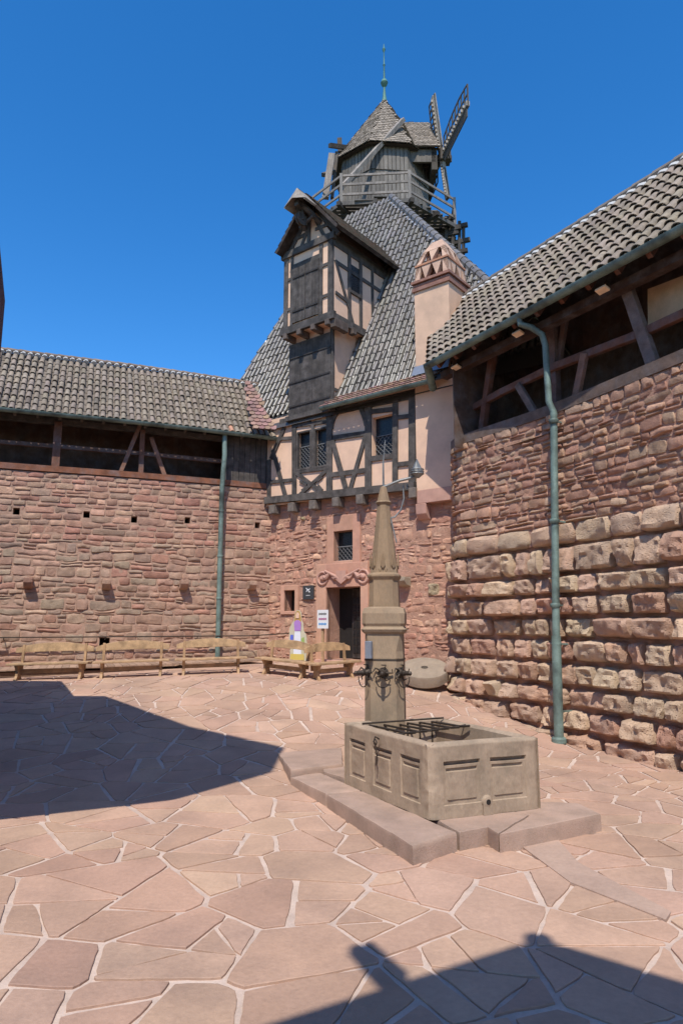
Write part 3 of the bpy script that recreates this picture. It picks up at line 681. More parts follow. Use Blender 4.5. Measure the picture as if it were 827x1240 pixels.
def curve_brace(P, wd, off):
    n = 7; q = []
    for i in range(n+1):
        t = i/n; q.append(((1-t)**2*P[0][0]+2*t*(1-t)*P[1][0]+t*t*P[2][0], (1-t)**2*P[0][1]+2*t*(1-t)*P[1][1]+t*t*P[2][1]))
    for a, b in zip(q, q[1:]): tb(*a, *b, wd, off)
tb(360, 573, 396, 600, .10, JO+.003); tb(396, 570, 361, 602, .10, JO+.007)
for a in ((364, 583, 372, 588), (385, 583, 391, 578), (366, 594, 373, 590), (386, 588, 391, 594)): tb(*a, .07, JO+.001)
curve_brace(((402, 520), (402, 508), (410, 499)), .12, JO+.002); curve_brace(((444, 515), (442, 504), (437, 494)), .12, JO+.006)
tb(340, 512, 505, 478, .2, JO-.01, .1)
tf.build('timber_frame', M['timber'], mt)
for x, y in ((330, 617), (353, 614.5), (379, 611.5), (407, 608), (436, 605), (500, 597)):
    k = MB(); t, z = F(x, y, JO+.1); k.box(FA.p(t, z, 0), (.11, JO+.16, .13), (FA.u, FA.n, V3((0, 0, 1))), (2.2, 2.1, 2.), .006); k.build('beam_end', M['timber'], mt, bevel=.02)
for Rr in (W1, W1b):
    wo = lattice(Rr, JO-.08, 'window', mt, .12, upto=.62)
    k = MB(); a, b, c, d = Rr
    for (p, q_) in (((a, c), (a, d)), ((b, c), (b, d)), ((a, d), (b, d)), ((a, c), (b, c))): k.beam(FA.p(*p, JO), FA.p(*q_, JO), .1, .05, FA.n)
    k.build('window_frame', M['timber'], wo)
lattice(W2, JO-.14, 'window', mt, .13, upto=.55)
# stones left projecting from the wall
for x, y, s_ in ((525, 714, .26), (492, 703, .2), (368, 628, .11)):
    t, z = F(x, y); k = MB(); n_ = 7
    g = MB(); stones(g, FC(), t-s_/1.5, t+s_/1.5, z-s_/1.6, z+s_/1.6, (s_*1.25, s_*1.25), (s_*1.4, s_*1.4), .12, .05, .01, (), [(.34, .27, .19)], (9, 8), 0, int(x), 0, v=.05, rim=.03)
    if x == 492: g = MB(); g.prism([FA.p(t-.14, zz, o_) for o_, zz in ((0, z+.08), (.3, z+.08), (.3, z-.02), (.2, z-.12), (0, z-.16))], FA.u*.28, (.36, .28, .21))
    g.build('projecting_stone', M['rustic'], mt, bevel=.012)

# tower roof: steep hipped roof, solved from its outline
ez = ZE+.30; eo = .05          # foot of the steep slope (out of the wall plane by eo)
TAN = math.tan(R(64))
def on_roof(x, y, h=0):        # ray meets roof plane z = ez + TAN*(eo - off)
    r = ray(x, y); # off = (P-o).n ; z + TAN*off = ez + TAN*eo
    c = ez+TAN*eo+h; d = r.z+TAN*r.dot(FA.n); return r*((c+TAN*FA.o.dot(FA.n))/d)
TLp, TRp, BRm, BLm = on_roof(428, 252), on_roof(474, 240), on_roof(601, 352), on_roof(297, 455)
def down(A, B, z): k = (z-A.z)/(B.z-A.z); return A+(B-A)*k
zbase = ZE-.2
zt = min(TLp.z, TRp.z); TLp = down(BLm, TLp, zt); TRp = down(BRm, TRp, zt)
BR_, BL_ = down(TRp, BRm, zbase), down(TLp, BLm, zbase)
sR, sL = V3((.16, .98, 0)), V3((-.13, .98, 0))
rb = MB(); BR2, BL2 = BR_+sR*13, BL_+sL*11; TR2, TL2 = TRp+sR*4.5, TLp+sL*4.5
rb.add([BL_, BR_, BR2, BL2, TLp, TRp, TR2, TL2], [(0, 1, 5, 4), (1, 2, 6, 5), (2, 3, 7, 6), (3, 0, 4, 7), (4, 5, 6, 7)], (.45, .45, .45))
RN = (FA.n*TAN+V3((0, 0, 1))).normalized(); RUv = FA.u; RV = RN.cross(RUv); RV = RV if RV.z > 0 else -RV
for i in range(8): rb.v[i] = tuple(V3(rb.v[i])-RN*.06)
troof = rb.build('roof', M['glaze'], mt)
RO = FA.p(0, ez, eo); uvR = lambda P: ((P-RO).dot(RUv), (P-RO).dot(RV))
poly = [uvR(BL_), uvR(BR_), uvR(TRp), uvR(TLp)]
mb = MB(); ph = [(p[0], max(p[1], -.02)) for p in poly]
tiles(mb, RO, RUv, RV, RN, [down_ for down_ in [uvR(down(TLp, BLm, ez-.02)), uvR(down(TRp, BRm, ez-.02)), poly[2], poly[3]]], .205, .36, .066, seed=5, lift=.018, var=.15, v0=0, deep=.07)
mb.build('roof_tiles', M['glaze'], troof, smooth='auto', fixn=False)
def ridge_run(A, B, r=.13, name='hip_tile', step=.36, white=True, m='glaze'):
    mb = MB(); n = int((B-A).length/step)
    for i in range(n):
        a = A+(B-A)*(i/n); b = A+(B-A)*((i+1.12)/n); k = random.uniform(.8, 1.2); mb.tube([a, b], [r, r*.82], 9, (k, k, k))
    mb.build(name, M[m], troof, smooth='auto')
ridge_run(down(TRp, BRm, ez), TRp+V3((0, 0, .05)), .14); ridge_run(down(TLp, BLm, ez)-RN*.05, TLp-RN*.05, .08, m='timber')
wm = MB(); n = 42; A, B = down(TRp, BRm, ez), TRp
for i in range(n): wm.lathe(A+(B-A)*(i/n)-FA.u*.17-(FA.u*.05), [(.07, 0), (.075, .05), (.04, .16), (.01, .2)], 7, 0, (1, 1, 1), (RUv, RN, RV))
wm.build('hip_mortar', M['lead'], troof)
# tiles of the back slopes
for (P0, P1, P2, P3, sd) in ((BR_, BR2, TR2, TRp, 8), (BL2, BL_, TLp, TL2, 9)):
    U = (P1-P0).normalized(); up_ = P3-P0; Vv = (up_-U*up_.dot(U)).normalized(); Nn = U.cross(Vv)
    if Nn.z < 0: Nn = -Nn
    mb = MB(); tiles(mb, P0, U, Vv, Nn, [((p-P0).dot(U), (p-P0).dot(Vv)) for p in (P0, P1, P2, P3)], .24, .4, .09, seed=sd, pan=False); mb.build('roof_tiles', M['glaze'], troof, smooth='auto', fixn=False)
# flat red tiles on the sprocketed eave
ea = FA.p(F(392, 500, .5)[0], ZE-.03, .5); eb = FA.p(F(521, 470, .5)[0], ZE-.03, .5); upv = (FA.p(0, ez+.1, 0)-FA.p(0, ZE-.03, .5)); Vv = upv.normalized(); Nn = FA.u.cross(Vv); Nn = Nn if Nn.z > 0 else -Nn
mb = MB(); L = (eb-ea).dot(FA.u); flat_tiles(mb, ea, FA.u, Vv, Nn, [(-.1, 0), (L+.1, 0), (L+.1, upv.length), (-.1, upv.length)], .17, .15, 4); mb.build('eave_tiles', M['redtile'], troof, fixn=False)
mb = MB(); mb.add([ea-Nn*.02, eb-Nn*.02+FA.u*.3, eb+upv-Nn*.02+FA.u*.3, ea+upv-Nn*.02, ea-Nn*.06-V3((0, 0, .02)), eb+FA.u*.3-Nn*.06, eb+upv-Nn*.2+FA.u*.3, ea+upv-Nn*.2], [(0, 1, 2, 3), (4, 5, 6, 7), (0, 1, 5, 4), (0, 3, 7, 4), (1, 2, 6, 5)]); mb.build('eave_boards', M['timber'], troof)
mb = MB(); gutter(mb, [ea-FA.u*.05+FA.n*.07-V3((0, 0, .05)), (ea+eb)/2+FA.n*.07-V3((0, 0, .05)), eb+FA.n*.07-V3((0, 0, .05))], .075); mb.build('gutter', M['copper'], mt, smooth='auto')
# small red valley beside the left gallery roof
va, vb_, vc, vd = at_y(300, 459, 20.3), at_y(336, 521, 19.2), at_y(306, 519, 19.15), at_y(296, 470, 20.1)
p0 = vc; U = (vb_-vc).normalized(); t_ = va-vc; Vv = (t_-U*t_.dot(U)).normalized(); Nn = U.cross(Vv); Nn = Nn if Nn.z > 0 else -Nn
mb = MB(); flat_tiles(mb, p0, U, Vv, Nn, [((p-p0).dot(U), (p-p0).dot(Vv)) for p in (vc, vb_, va, vd)], .17, .15, 6); mb.add([p-Nn*.02 for p in (vc, vb_, va, vd)], [(0, 1, 2, 3)], (.6, .6, .6)); mb.build('valley_tiles', M['redtile'], troof, fixn=False)

# loading dormer (lucam) in two storeys
lo = .22; uo = .55            # how far the lower and upper storeys stand out of the wall plane
l0, l1 = F(351, 450, lo)[0], F(403, 450, lo)[0]; lz0 = F(377, 500, lo)[1]; lz1 = F(373, 396, uo)[1]
u0, u1 = F(345, 350, uo)[0], F(403, 350, uo)[0]; uz0 = lz1; uz1 = F(376, 298, uo)[1]
mb = MB(); Z = V3((0, 0, 1))
dz = MB(); dep = 3.4
dz.box(FA.p((l0+l1)/2, (lz0+lz1)/2, lo-dep/2), ((l1-l0)/2, dep/2, (lz1-lz0)/2), (FA.u, FA.n, Z))
dz.box(FA.p((u0+u1)/2, (uz0+uz1)/2, uo-dep/2-.4), ((u1-u0)/2, dep/2+.4, (uz1-uz0)/2), (FA.u, FA.n, Z))
# gable: overhanging roof
go = uo+.35; gL, gR = F(333, 306, go), F(409, 272, go); gz_ = (gL[1]+gR[1])/2; gpk = F(370, 234, go)
cxm = (u0+u1)/2; half = (gR[0]-gL[0])/2; gm = (gL[0]+gR[0])/2; pkz = gpk[1]
dz.prism([FA.p(u0, uz1, uo), FA.p(u1, uz1, uo), FA.p(gm, pkz-.25, uo)], -FA.n*3)
dorm = dz.build('dormer', M['plaster'], mt)
rd = MB(); back = -4.6; zev = gz_; th = .09
def roofslab(mbx, A, B, C_, D, th=.09, col=(1, 1, 1)):
    n = (B-A).cross(D-A).normalized(); n = n if n.z > 0 else -n
    mbx.add([A, B, C_, D]+[p-n*th for p in (A, B, C_, D)], [(0, 1, 2, 3), (7, 6, 5, 4), (0, 1, 5, 4), (1, 2, 6, 5), (2, 3, 7, 6), (3, 0, 4, 7)], col); return n
eR, eL = gm+half, gm-half
pF = FA.p(gm, pkz, go); pB = FA.p(gm, pkz, back)
nr = roofslab(rd, FA.p(eR, zev, go), FA.p(eR, zev, back), pB, pF, .09, (.5, .4, .35)); nl = roofslab(rd, FA.p(eL, zev, go), FA.p(eL, zev, back), pB, pF, .09, (.5, .4, .35))
rdo = rd.build('dormer_roof', M['timber'], dorm)
mb = MB()
for sgn, e_, nn in ((1, eR, nr), (-1, eL, nl)):
    A = FA.p(e_, zev, go); Vv = (pF-A).normalized(); Ls_ = (pF-A).length; L = go-back; rows = int(Ls_/.11)
    for k_ in range(rows):
        for i in range(int(L/.11)):
            q = random.uniform(.7, 1.15); c = (q, q*.97, q*.93); a = -i*.11-(k_ % 2)*.055
            if random.random() < .12: c = (q*1.2, q*.8, q*.65)
            o0 = A+FA.n*a+Vv*(k_*.11)+nn*.012
            mb.add([o0+nn*.022, o0-FA.n*.105+nn*.022, o0-FA.n*.105+Vv*.16, o0+Vv*.16, o0, o0-FA.n*.105], [(0, 1, 2, 3), (4, 5, 1, 0)], c)
mb.build('dormer_shingles', M['shingle'], dorm, fixn=False)
# projecting hood above the hoist
k = MB(); ho = go+.5; hp = pkz-.03
pts_ = [FA.p(gm, hp, go-.3), FA.p(gm, hp, ho-.12), FA.p(gm-.42, hp-.52, ho-.02), FA.p(gm+.42, hp-.52, ho-.02), FA.p(gm-.42, hp-.52, go-.3), FA.p(gm+.42, hp-.52, go-.3), FA.p(gm, hp-.42, ho+.08)]
for tri in ((0, 1, 2, 4), (0, 1, 3, 5)): 
    A = [pts_[i] for i in tri]; roofslab(k, A[3], A[2], A[1], A[0], .06)
k.add([pts_[1], pts_[2], pts_[6], pts_[3]], [(0, 1, 2), (0, 2, 3)])
k.build('hoist_hood', M['shingle'], dorm)
k = MB(); k.beam(FA.p(gm, pkz-.55, uo-.2), FA.p(gm, pkz-.5, ho-.1), .18, .16, Z); k.beam(FA.p(gm-.3, pkz-.9, uo), FA.p(gm-.08, pkz-.5, ho-.25), .12, .1, FA.u); k.beam(FA.p(gm+.3, pkz-.9, uo), FA.p(gm+.08, pkz-.5, ho-.25), .12, .1, FA.u)
k.lathe(FA.p(gm-.06, pkz-.86, go+.12), [(.05, -.06), (.2, -.06), (.2, -.03), (.14, 0), (.2, .03), (.2, .06), (.05, .06)], 14, 0, (1, 1, 1), (FA.n, Z, FA.u)); k.tube([FA.p(gm, pkz-.5, go+.12), FA.p(gm, pkz-.9, go+.12)], .035, 6)
k.tube([FA.p(gm-.3, pkz-.95, go-.1), FA.p(gm+.25, pkz-.8, go-.05)], .05, 6); k.build('hoist_pulley', M['timber'], dorm)
# dormer timbers
k = MB()
def db(t0, z0, t1, z1, wd=.12, off=uo, dp=.07, f=None): k.beam(FA.p(t0, z0, off), FA.p(t1, z1, off), dp, wd, FA.n)
db(u0+.07, uz0, u0+.07, uz1, .16); db(u1-.07, uz0, u1-.07, uz1, .16, uo, .1); db(u0-.1, uz0+.08, u1+.1, uz0+.08, .22, uo+.03, .12); db(u0-.1, uz1, u1+.1, uz1, .2, uo+.02, .12)
sd0, sd1 = F(355.5, 350, uo)[0], F(387.5, 350, uo)[0]; sz0, sz1 = F(372, 386, uo)[1], F(372, 320, uo)[1]
db(sd0-.05, uz0, sd0-.05, uz1, .1); db(sd1+.05, uz0, sd1+.05, uz1, .12); db(sd0-.1, sz1+.08, sd1+.1, sz1+.08, .14)
for zz in (.3, .68): db(u0+.1, uz0+(uz1-uz0)*zz, sd0-.05, uz0+(uz1-uz0)*zz, .09); db(sd1, uz0+(uz1-uz0)*zz, u1-.1, uz0+(uz1-uz0)*zz, .09)
# gable timbers
for sg in (-1, 1):
    db(gm+sg*(u1-u0)*.52, uz1, gm+sg*.05, pkz-.3, .13); db(gm+sg*.5, uz1, gm+sg*.12, pkz-.75, .1); db(gm+sg*.1, uz1+.45, gm+sg*.75, uz1+.42, .1)
db(gm-.16, uz1, gm-.14, pkz-.5, .12)
# right side wall timbers
def sb(t, o0_, z0, o1_, z1, wd=.12): k.beam(FA.p(t, z0, o0_), FA.p(t, z1, o1_), .07, wd, FA.u)
sb(u1, uo-.03, uz0+.08, uo-3.2, uz0+.08, .22); sb(u1, uo, uz1-.1, uo-4, uz1-.1, .35)
for oo in (.75, 1.3): sb(u1, uo-oo, uz0, uo-oo, uz1, .13)
sb(u1, uo-.1, uz1-.75, uo-2.8, uz1-.78, .11); sb(u1, uo-.1, uz0+.82, uo-.7, uz0+.74, .1); sb(u1, uo-.1, uz1-.7, uo-.95, uz0+.1, .1); sb(u1, uo-1.9, uz0, uo-1.9, uz1, .1)
k.build('dormer_timber_frame', M['timber'], dorm)
k = MB(); wz0, wz1 = uz1-1.35, uz1-.5; k.add([FA.p(u1+.004, wz0, uo-.82), FA.p(u1+.004, wz0, uo-1.24), FA.p(u1+.004, wz1, uo-1.24), FA.p(u1+.004, wz1, uo-.82)], [(0, 1, 2, 3)]); k.build('dormer_window', M['glass'], dorm, fixn=False)
k = MB(); k.beam(FA.p(u1, wz0-.04, uo-.75), FA.p(u1, wz0-.04, uo-1.3), .12, .1, FA.u); k.build('window_sill', M['timber'], dorm)
# joist ends under the upper storey
def je(c, h): k = MB(); k.box(c, h, (FA.u, FA.n, Z), (1.4, 1.2, 1.1)); k.build('joist_end', M['timber'], dorm, bevel=.01)
for i in range(4): je(FA.p(u0+.12+(u1-u0-.25)*i/3, uz0-.10, (uo+lo)/2+.04), (.07, (uo-lo)/2+.08, .085))
je(FA.p(u1+.02, uz0-.13, lo+.05), (.09, .3, .13))
for oo in (.9, 1.6): je(FA.p(u1+.02, uz0-.10, uo-oo), (.09, .08, .09))
# hatches
def hatch(a, b, c, d, off, leaves, name='hatch'):
    for i in range(leaves):
        h = MB(); x0, x1 = a+(b-a)*i/leaves+.008, a+(b-a)*(i+1)/leaves-.008; n = 4 if leaves == 2 else 7
        for j in range(n):
            xa, xb = x0+(x1-x0)*j/n, x0+(x1-x0)*(j+1)/n-.008; q = random.uniform(.7, 1.15)
            h.box(FA.p((xa+xb)/2, (c+d)/2, off+random.uniform(0, .008)), ((xb-xa)/2, .02, (d-c)/2), (FA.u, FA.n, Z), (q*.95, q*.93, q*.92))
        ho_ = h.build(name, M['timber'], dorm)
        for f in ((.2, .82) if leaves == 2 else (.12, .45, .8)):
            s = MB(); s.box(FA.p((x0+x1)/2, c+(d-c)*f, off+.035), ((x1-x0)/2-.02, .012, .025), (FA.u, FA.n, Z)); s.build('strap_hinge', M['iron'], ho_)
hatch(sd0, sd1, sz0, sz1, uo+.03, 2); hatch(l0+.01, l1-.02, lz0+.05, uz0-.22, lo+.03, 1)
k = MB(); k.beam(FA.p(l1-.02, lz0, lo), FA.p(l1-.02, lz1, lo), .08, .1, FA.n); k.beam(FA.p(l0-.1, lz0-.02, lo), FA.p(l1+.1, lz0-.02, lo), .14, .14, FA.n)
k.beam(FA.p(l1+.01, lz0+.55, lo), FA.p(l1+.01, lz0+.55, lo-1), .05, .09, FA.u); k.beam(FA.p(l1+.02, lz0-.1, lo+.2), FA.p(l1+.02, lz1-.35, lo-1.45), .05, .13, FA.u); k.build('lower_frame', M['timber'], dorm)

# chimney
co = .05; c0, c1 = F(502.5, 400, co)[0], F(544.5, 400, co)[0]; cz1 = F(523, 345, co)[1]; cd = 1.0
ck = MB(); ck.box(FA.p((c0+c1)/2, (ZE+cz1)/2, co-cd/2), ((c1-c0)/2, cd/2, (cz1-ZE)/2), (FA.u, FA.n, Z)); chim = ck.build('chimney', M['chimplaster'], mt)
k = MB()
for zz, e, h in ((0, .05, .05), (.11, .02, .03), (.20, .07, .035)): k.box(FA.p((c0+c1)/2, cz1+zz, co-cd/2), ((c1-c0)/2+e, cd/2+e, h), (FA.u, FA.n, Z), (1, .85, .8))
k.build('brick_band', M['redtile'], chim)
k = MB(); hx, hy = (c1-c0)/2, cd/2; cc = lambda a, b, z: FA.p((c0+c1)/2+a, z, co-cd/2+b)
def tier(z0, z1, sc0, sc1, nx, ny):
    for side in range(4):
        n = nx if side % 2 == 0 else ny
        for i in range(n+1):
            f = -1+2*i/n; w0 = .22 if 0 < i < n else .22
            def P(ff, s_, z, inn=0):
                a = {0: (ff*hx, hy-inn), 1: (hx-inn, ff*hy), 2: (ff*hx, -hy+inn), 3: (-hx+inn, ff*hy)}[side]; return cc(a[0]*s_, a[1]*s_, z)
            h = 1/n*.95                         # inverted triangle of brick, thick
            tri = [(max(-1, f-h), sc1, z1), (min(1, f+h), sc1, z1), (f, sc0, z0)]
            k.add([P(*t) for t in tri]+[P(*t, .16) for t in tri], [(0, 1, 2), (3, 5, 4), (0, 3, 4, 1), (1, 4, 5, 2), (2, 5, 3, 0)], (1, 1, 1))
zc = cz1+.24
tier(zc, zc+.42, 1.0, .92, 3, 3); 
k.box(cc(0, 0, zc+.45), (hx*.97, hy*.97, .025), (FA.u, FA.n, Z), (.8, .6, .5))
tier(zc+.48, zc+.90, .92, .62, 2, 2)
k.add([cc(a*hx*.66, b*hy*.66, zc+.86) for a, b in ((-1, -1), (1, -1), (1, 1), (-1, 1))]+[cc(a*hx*.30, b*hy*.30, zc+1.18) for a, b in ((-1, -1), (1, -1), (1, 1), (-1, 1))]+[cc(0, 0, zc+1.24)], [(0, 1, 5, 4), (1, 2, 6, 5), (2, 3, 7, 6), (3, 0, 4, 7), (4, 5, 8), (5, 6, 8), (6, 7, 8), (7, 4, 8)], (1, 1, 1))
k.box(cc(0, 0, zc+.42), (hx*.5, hy*.5, .34), (FA.u, FA.n, Z), (.35, .3, .3))
k.build('chimney_cap', M['capclay'], chim)
k = MB(); t_ = F(510, 450, .3); k.add([FA.p(c0-.03, ez+.30, co+.02), FA.p(c1, ez+.30, co+.02), FA.p(c1, ez+.02, co+.14), FA.p(c0-.06, ez+.02, co+.14)], [(0, 1, 2, 3)]); k.build('chimney_flashing', M['lead'], chim)
# tower body behind the facade, so that the roof rests on walls
a = FA.p(tR-.3, 0, -.3); b = FA.p(tL+.2, 0, -.3); k = MB(); k.add([V3((a.x, a.y, -1.5)), V3((a.x, a.y, 6.2)), a+sR*8+Z*6.2, a+sR*8-Z*1.5], [(0, 1, 2, 3)]); k.build('side_wall', M['rmortar'], mt); k = MB(); k.add([V3((b.x, b.y, -1.5)), V3((b.x, b.y, 6.2)), b+sL*8+Z*6.2, b+sL*8-Z*1.5], [(0, 1, 2, 3)]); k.build('side_wall', M['rmortar'], mt)

# ------------------------------------------------------------------ windmill on the roof
MC = V3((1.8, 27.2, 0)); zf = 16.1; wmil = thing('windmill', (MC.x, MC.y, zf), 'grey weathered timber windmill with railed platform and shingled cap, on top of the tower roof', 'windmill')
PC = V3((1.55, 27.2, 0)); PR = 3.45; a0 = R(-117)
PV = [PC+V3((math.cos(a0+i*math.pi/4), math.sin(a0+i*math.pi/4), 0))*PR for i in range(8)]
k = MB(); n = 30
for i in range(n):        # floor planks
    x = -PR+.06+2*(PR-.06)*i/(n-1); L = math.sqrt(max(.1, PR*PR*.93-x*x)); q = random.uniform(.5, 1.)
    k.box(PC+V3((0, x, zf-.03)), (L, .095, .025), None, (q, q, q))
k.build('platform_floor', M['greywood'], wmil)
k = MB()
for i in range(8):
    a, b = PV[i], PV[(i+1) % 8]; k.beam(a+Z*(zf-.1), b+Z*(zf-.1), .16, .12, Z, (.6, .6, .6))
    d = (a-PC).normalized(); m = (b-PC).normalized()
    k.beam(PC+d*1.2+Z*(zf-.2), a+d*.25+Z*(zf-.2), .17, .16, Z, (.25, .23, .21))
    k.beam(PC+d*1.2+Z*(zf-1.6), a-d*.35+Z*(zf-.3), .14, .14, Z, (.3, .28, .25))
    e = ((a+b)/2-PC).normalized(); k.beam(PC+e*1.2+Z*(zf-.2), (a+b)/2+e*.3+Z*(zf-.2), .17, .16, Z, (.25, .23, .21))
for j, (x, y) in enumerate(((566, 272), (569, 290), (566, 303), (551, 263), (555, 281))):
    p = at_y(x, y, 25.6); k.beam(p, p+V3((-2.6, .9, -.15)), .16, .15, Z, (.25, .23, .21))
for x, y0, y1 in ((548, 264, 302), (556, 268, 306), (561, 272, 308), (540, 262, 290)):
    k.beam(at_y(x, y0, 25.7), at_y(x, y1, 25.7), .12, .1, V3((1, 0, 0)), (.28, .25, .22))
k.build('platform_bracket', M['greywood'], wmil)
for i in range(8):        # railing bay by bay
    a, b = PV[i], PV[(i+1) % 8]; r_ = MB(); r_.beam(a+Z*(zf-.05), a+Z*(zf+1.18), .11, .11, (1, 0, 0), (1.2, 1.2, 1.2))
    for h in (.3, .72, 1.1): r_.beam(a+Z*(zf+h), b+Z*(zf+h), .09, .05, Z, (1.25, 1.22, 1.2))
    r_.build('railing', M['greywood'], wmil)
# body of vertical boards
k = MB(); zb0, zb1 = 13.5, 19.6; rb0, rb1 = 2.12, 1.92
for i in range(8):
    A0, A1 = a0+R(10)+i*math.pi/4, a0+R(10)+(i+1)*math.pi/4; n = 9
    for (z0, z1, ex) in ((zb0, 18.35, 0), (18.35, zb1, .05)):
        for j in range(n):
            q = random.uniform(.8, 1.3); pts_ = []
            if z0 > 18: q *= .8
            for (f, z) in ((j/n+.008, z0), ((j+1)/n-.008, z0), ((j+1)/n-.008, z1), (j/n+.008, z1)):
                rr = rb0+(rb1-rb0)*(z-zb0)/(zb1-zb0)+ex; P = V3((math.cos(A0), math.sin(A0), 0)).lerp(V3((math.cos(A1), math.sin(A1), 0)), f)*rr
                pts_.append(MC+P+Z*z)
            nn = V3((math.cos((A0+A1)/2), math.sin((A0+A1)/2), 0))*random.uniform(.012, .03); k.prism([p-nn for p in pts_], nn*2, (q, q, q*.98))
k.lathe(MC, [(rb0-.05, zb0), (rb1-.06, zb1)], 8, a0+R(10), (.3, .3, .3))
k.build('mill_body', M['greywood'], wmil)
k = MB(); k.box(MC+V3((-.35, -2.02, zf+.35)), (.5, .03, .10), None, (1.3, 1.2, 1.1)); k.build('board', M['sail'], wmil)
# cap
k = MB(); ze = 19.45; RP = V3((MC.x+.12, MC.y, 23.2)); re = 2.28
def shingles(mbx, A, B, C_, D, s_=.17, cut=None):     # quad A-B eave, D-C top
    U = (B-A).normalized(); up_ = D-A; n = U.cross(up_).normalized(); n = n if n.z > 0 else -n; Vv = n.cross(U); Vv = Vv if Vv.z > 0 else -Vv
    pl_ = [((p-A).dot(U), (p-A).dot(Vv)) for p in (A, B, C_, D)]; mx = max(p[0] for p in pl_); mn = min(p[0] for p in pl_); mv = max(p[1] for p in pl_)
    for r_ in range(int(mv/s_)+1):
        for c_ in range(int((mx-mn)/.13)+1):
            u_, v_ = mn+c_*.13+(r_ % 2)*.06, r_*s_
            if not inpoly(u_+.06, v_+s_*.4, pl_): continue
            q = random.uniform(.7, 1.2); o_ = A+U*(u_+random.uniform(-.01, .01))+Vv*(v_+random.uniform(-.03, .01))+n*.004
            mbx.add([o_+n*.03, o_+U*.12+n*random.uniform(.02, .04), o_+U*.12+Vv*s_*1.3, o_+Vv*s_*1.3, o_, o_+U*.12], [(0, 1, 2, 3), (4, 5, 1, 0)], (q, q*.97, q*.92))
for i in range(8):
    A = MC+V3((math.cos(a0+R(10)+i*math.pi/4)*re, math.sin(a0+R(10)+i*math.pi/4)*re, ze)); B = MC+V3((math.cos(a0+R(10)+(i+1)*math.pi/4)*re, math.sin(a0+R(10)+(i+1)*math.pi/4)*re, ze))
    shingles(k, A, B, RP+(B-A)*.004, RP-(B-A)*.004); k.add([A-Z*.02, B-Z*.02, RP-Z*.05], [(0, 1, 2)], (.5, .45, .4)); k.add([A-Z*.07, B-Z*.07, MC+Z*(ze+.2)], [(0, 1, 2)], (.25, .22, .2))
rx0, rx1 = MC.x+.2, 4.08; rzz = 22.0; ye = 1.78
for sg in (-1, 1):
    A, B = V3((rx0, MC.y+sg*ye, ze+.05)), V3((rx1, MC.y+sg*ye, ze+.05)); C_, D = V3((rx1-.15, MC.y, rzz)), V3((rx0, MC.y, rzz)); shingles(k, A, B, C_, D)
    roofslab(k, A, B, C_, D, .06, (.4, .36, .33))
k.build('cap_roof', M['shingle'], wmil, fixn=False)
k = MB(); k.add([V3((rx1-.2, MC.y-1.6, ze)), V3((rx1-.2, MC.y+1.6, ze)), V3((rx1-.25, MC.y, rzz-.05))], [(0, 1, 2)], (.4, .4, .4)); k.box((3.0, MC.y-1.55, ze-.25), (.9, .05, .3), None, (.8, .78, .74)); k.box((3.85, MC.y, ze-.4), (.12, 1.6, .5), None, (.35, .33, .3)); k.build('cap_gable', M['greywood'], wmil)
# tail pole, struts, tail beams
HB = at_y(535, 190, 25.9); HB = V3((4.3, 25.6, 19.15)) if False else at_y(535, 190, 25.9)
k = MB(); k.beam(at_y(488, 145, 25.6), at_y(411, 230, 24.45), .2, .16, V3((.7, 0, .7)), (1.5, 1.45, 1.4)); k.build('tail_pole', M['greywood'], wmil)
for a_, b_, wd in ((at_y(402, 187, 25.6), at_y(394, 240, 25.1), .26), (at_y(399, 176, 25.9), at_y(428, 180, 26.4), .22), (at_y(411, 168, 26.6), at_y(412, 184, 26.6), .2), (at_y(391, 212, 25.6), at_y(405, 208, 26), .15), (at_y(408, 185, 26.2), at_y(402, 240, 25.8), .14)):
    k = MB(); k.beam(a_, b_, wd, .16, V3((1, 0, 0)), (1.15, 1.1, 1.05) if wd > .23 else (.5, .45, .4)); k.build('strut', M['greywood'], wmil)
k = MB(); k.beam(V3((2.6, MC.y, 19.4)), HB+V3((.35, 0, 0)), .3, .3, Z, (.5, .45, .4)); k.box(HB+V3((.12, 0, 0)), (.22, .25, .25), None, (.45, .42, .4)); k.build('windshaft', M['greywood'], wmil)
H1 = at_y(564, 128, HB.y-2.75)-HB; H1.z = 0.05; H1.normalize(); H2 = (at_y(523, 108, HB.y)-HB).normalized()
def sail(d, l, L, W, open_from, bw):
    s_ = MB(); s_.beam(HB-d*.1, HB+d*L, .2, .14, l, (1.1, 1.05, 1)); nn = d.cross(l).normalized()
    n = 9
    for i in range(n):
        f = open_from+(1-open_from)*i/(n-1); Wk = W*(.75+.35*math.sin(f*2.6)); p = HB+d*(L*f); s_.beam(p-l*.16, p+l*Wk, .055, .045, d, (.30, .27, .24))
    for g in (.5, 1.):
        prev = None
        for i in range(n):
            f = open_from+(1-open_from)*i/(n-1); Wk = W*(.75+.35*math.sin(f*2.6)); p = HB+d*(L*f)+l*Wk*g
            if prev: s_.beam(prev, p, .05, .04, l, (.30, .27, .24))
            prev = p
    ob = s_.build('sail', M['sail'], wmil)
    q = MB(); q.prism([HB+d*(L*.12)-l*bw, HB+d*(L*.98)-l*(bw+.02), HB+d*(L*.98)-l*.02, HB+d*(L*.12)-l*.02], nn*.04, (.28, .26, .24) if abs(d.z) < .5 else (.9, .86, .8))
    for i in range(12): p = HB+d*(L*(.15+.07*i)); q.box(p+nn*.08, (.05, .05, .05), None, (1.2, 1.15, 1.1))
    q.build('sail_board', M['sail'], ob)
sail(H1, Z, 3.0, .85, .1, .5); sail(H2, -H1, 2.85, .6, .12, .28); sail(-H2, H1, 1.9, .10, .3, .2); sail(-H1, -Z, 3.0, .8, .2, .4)
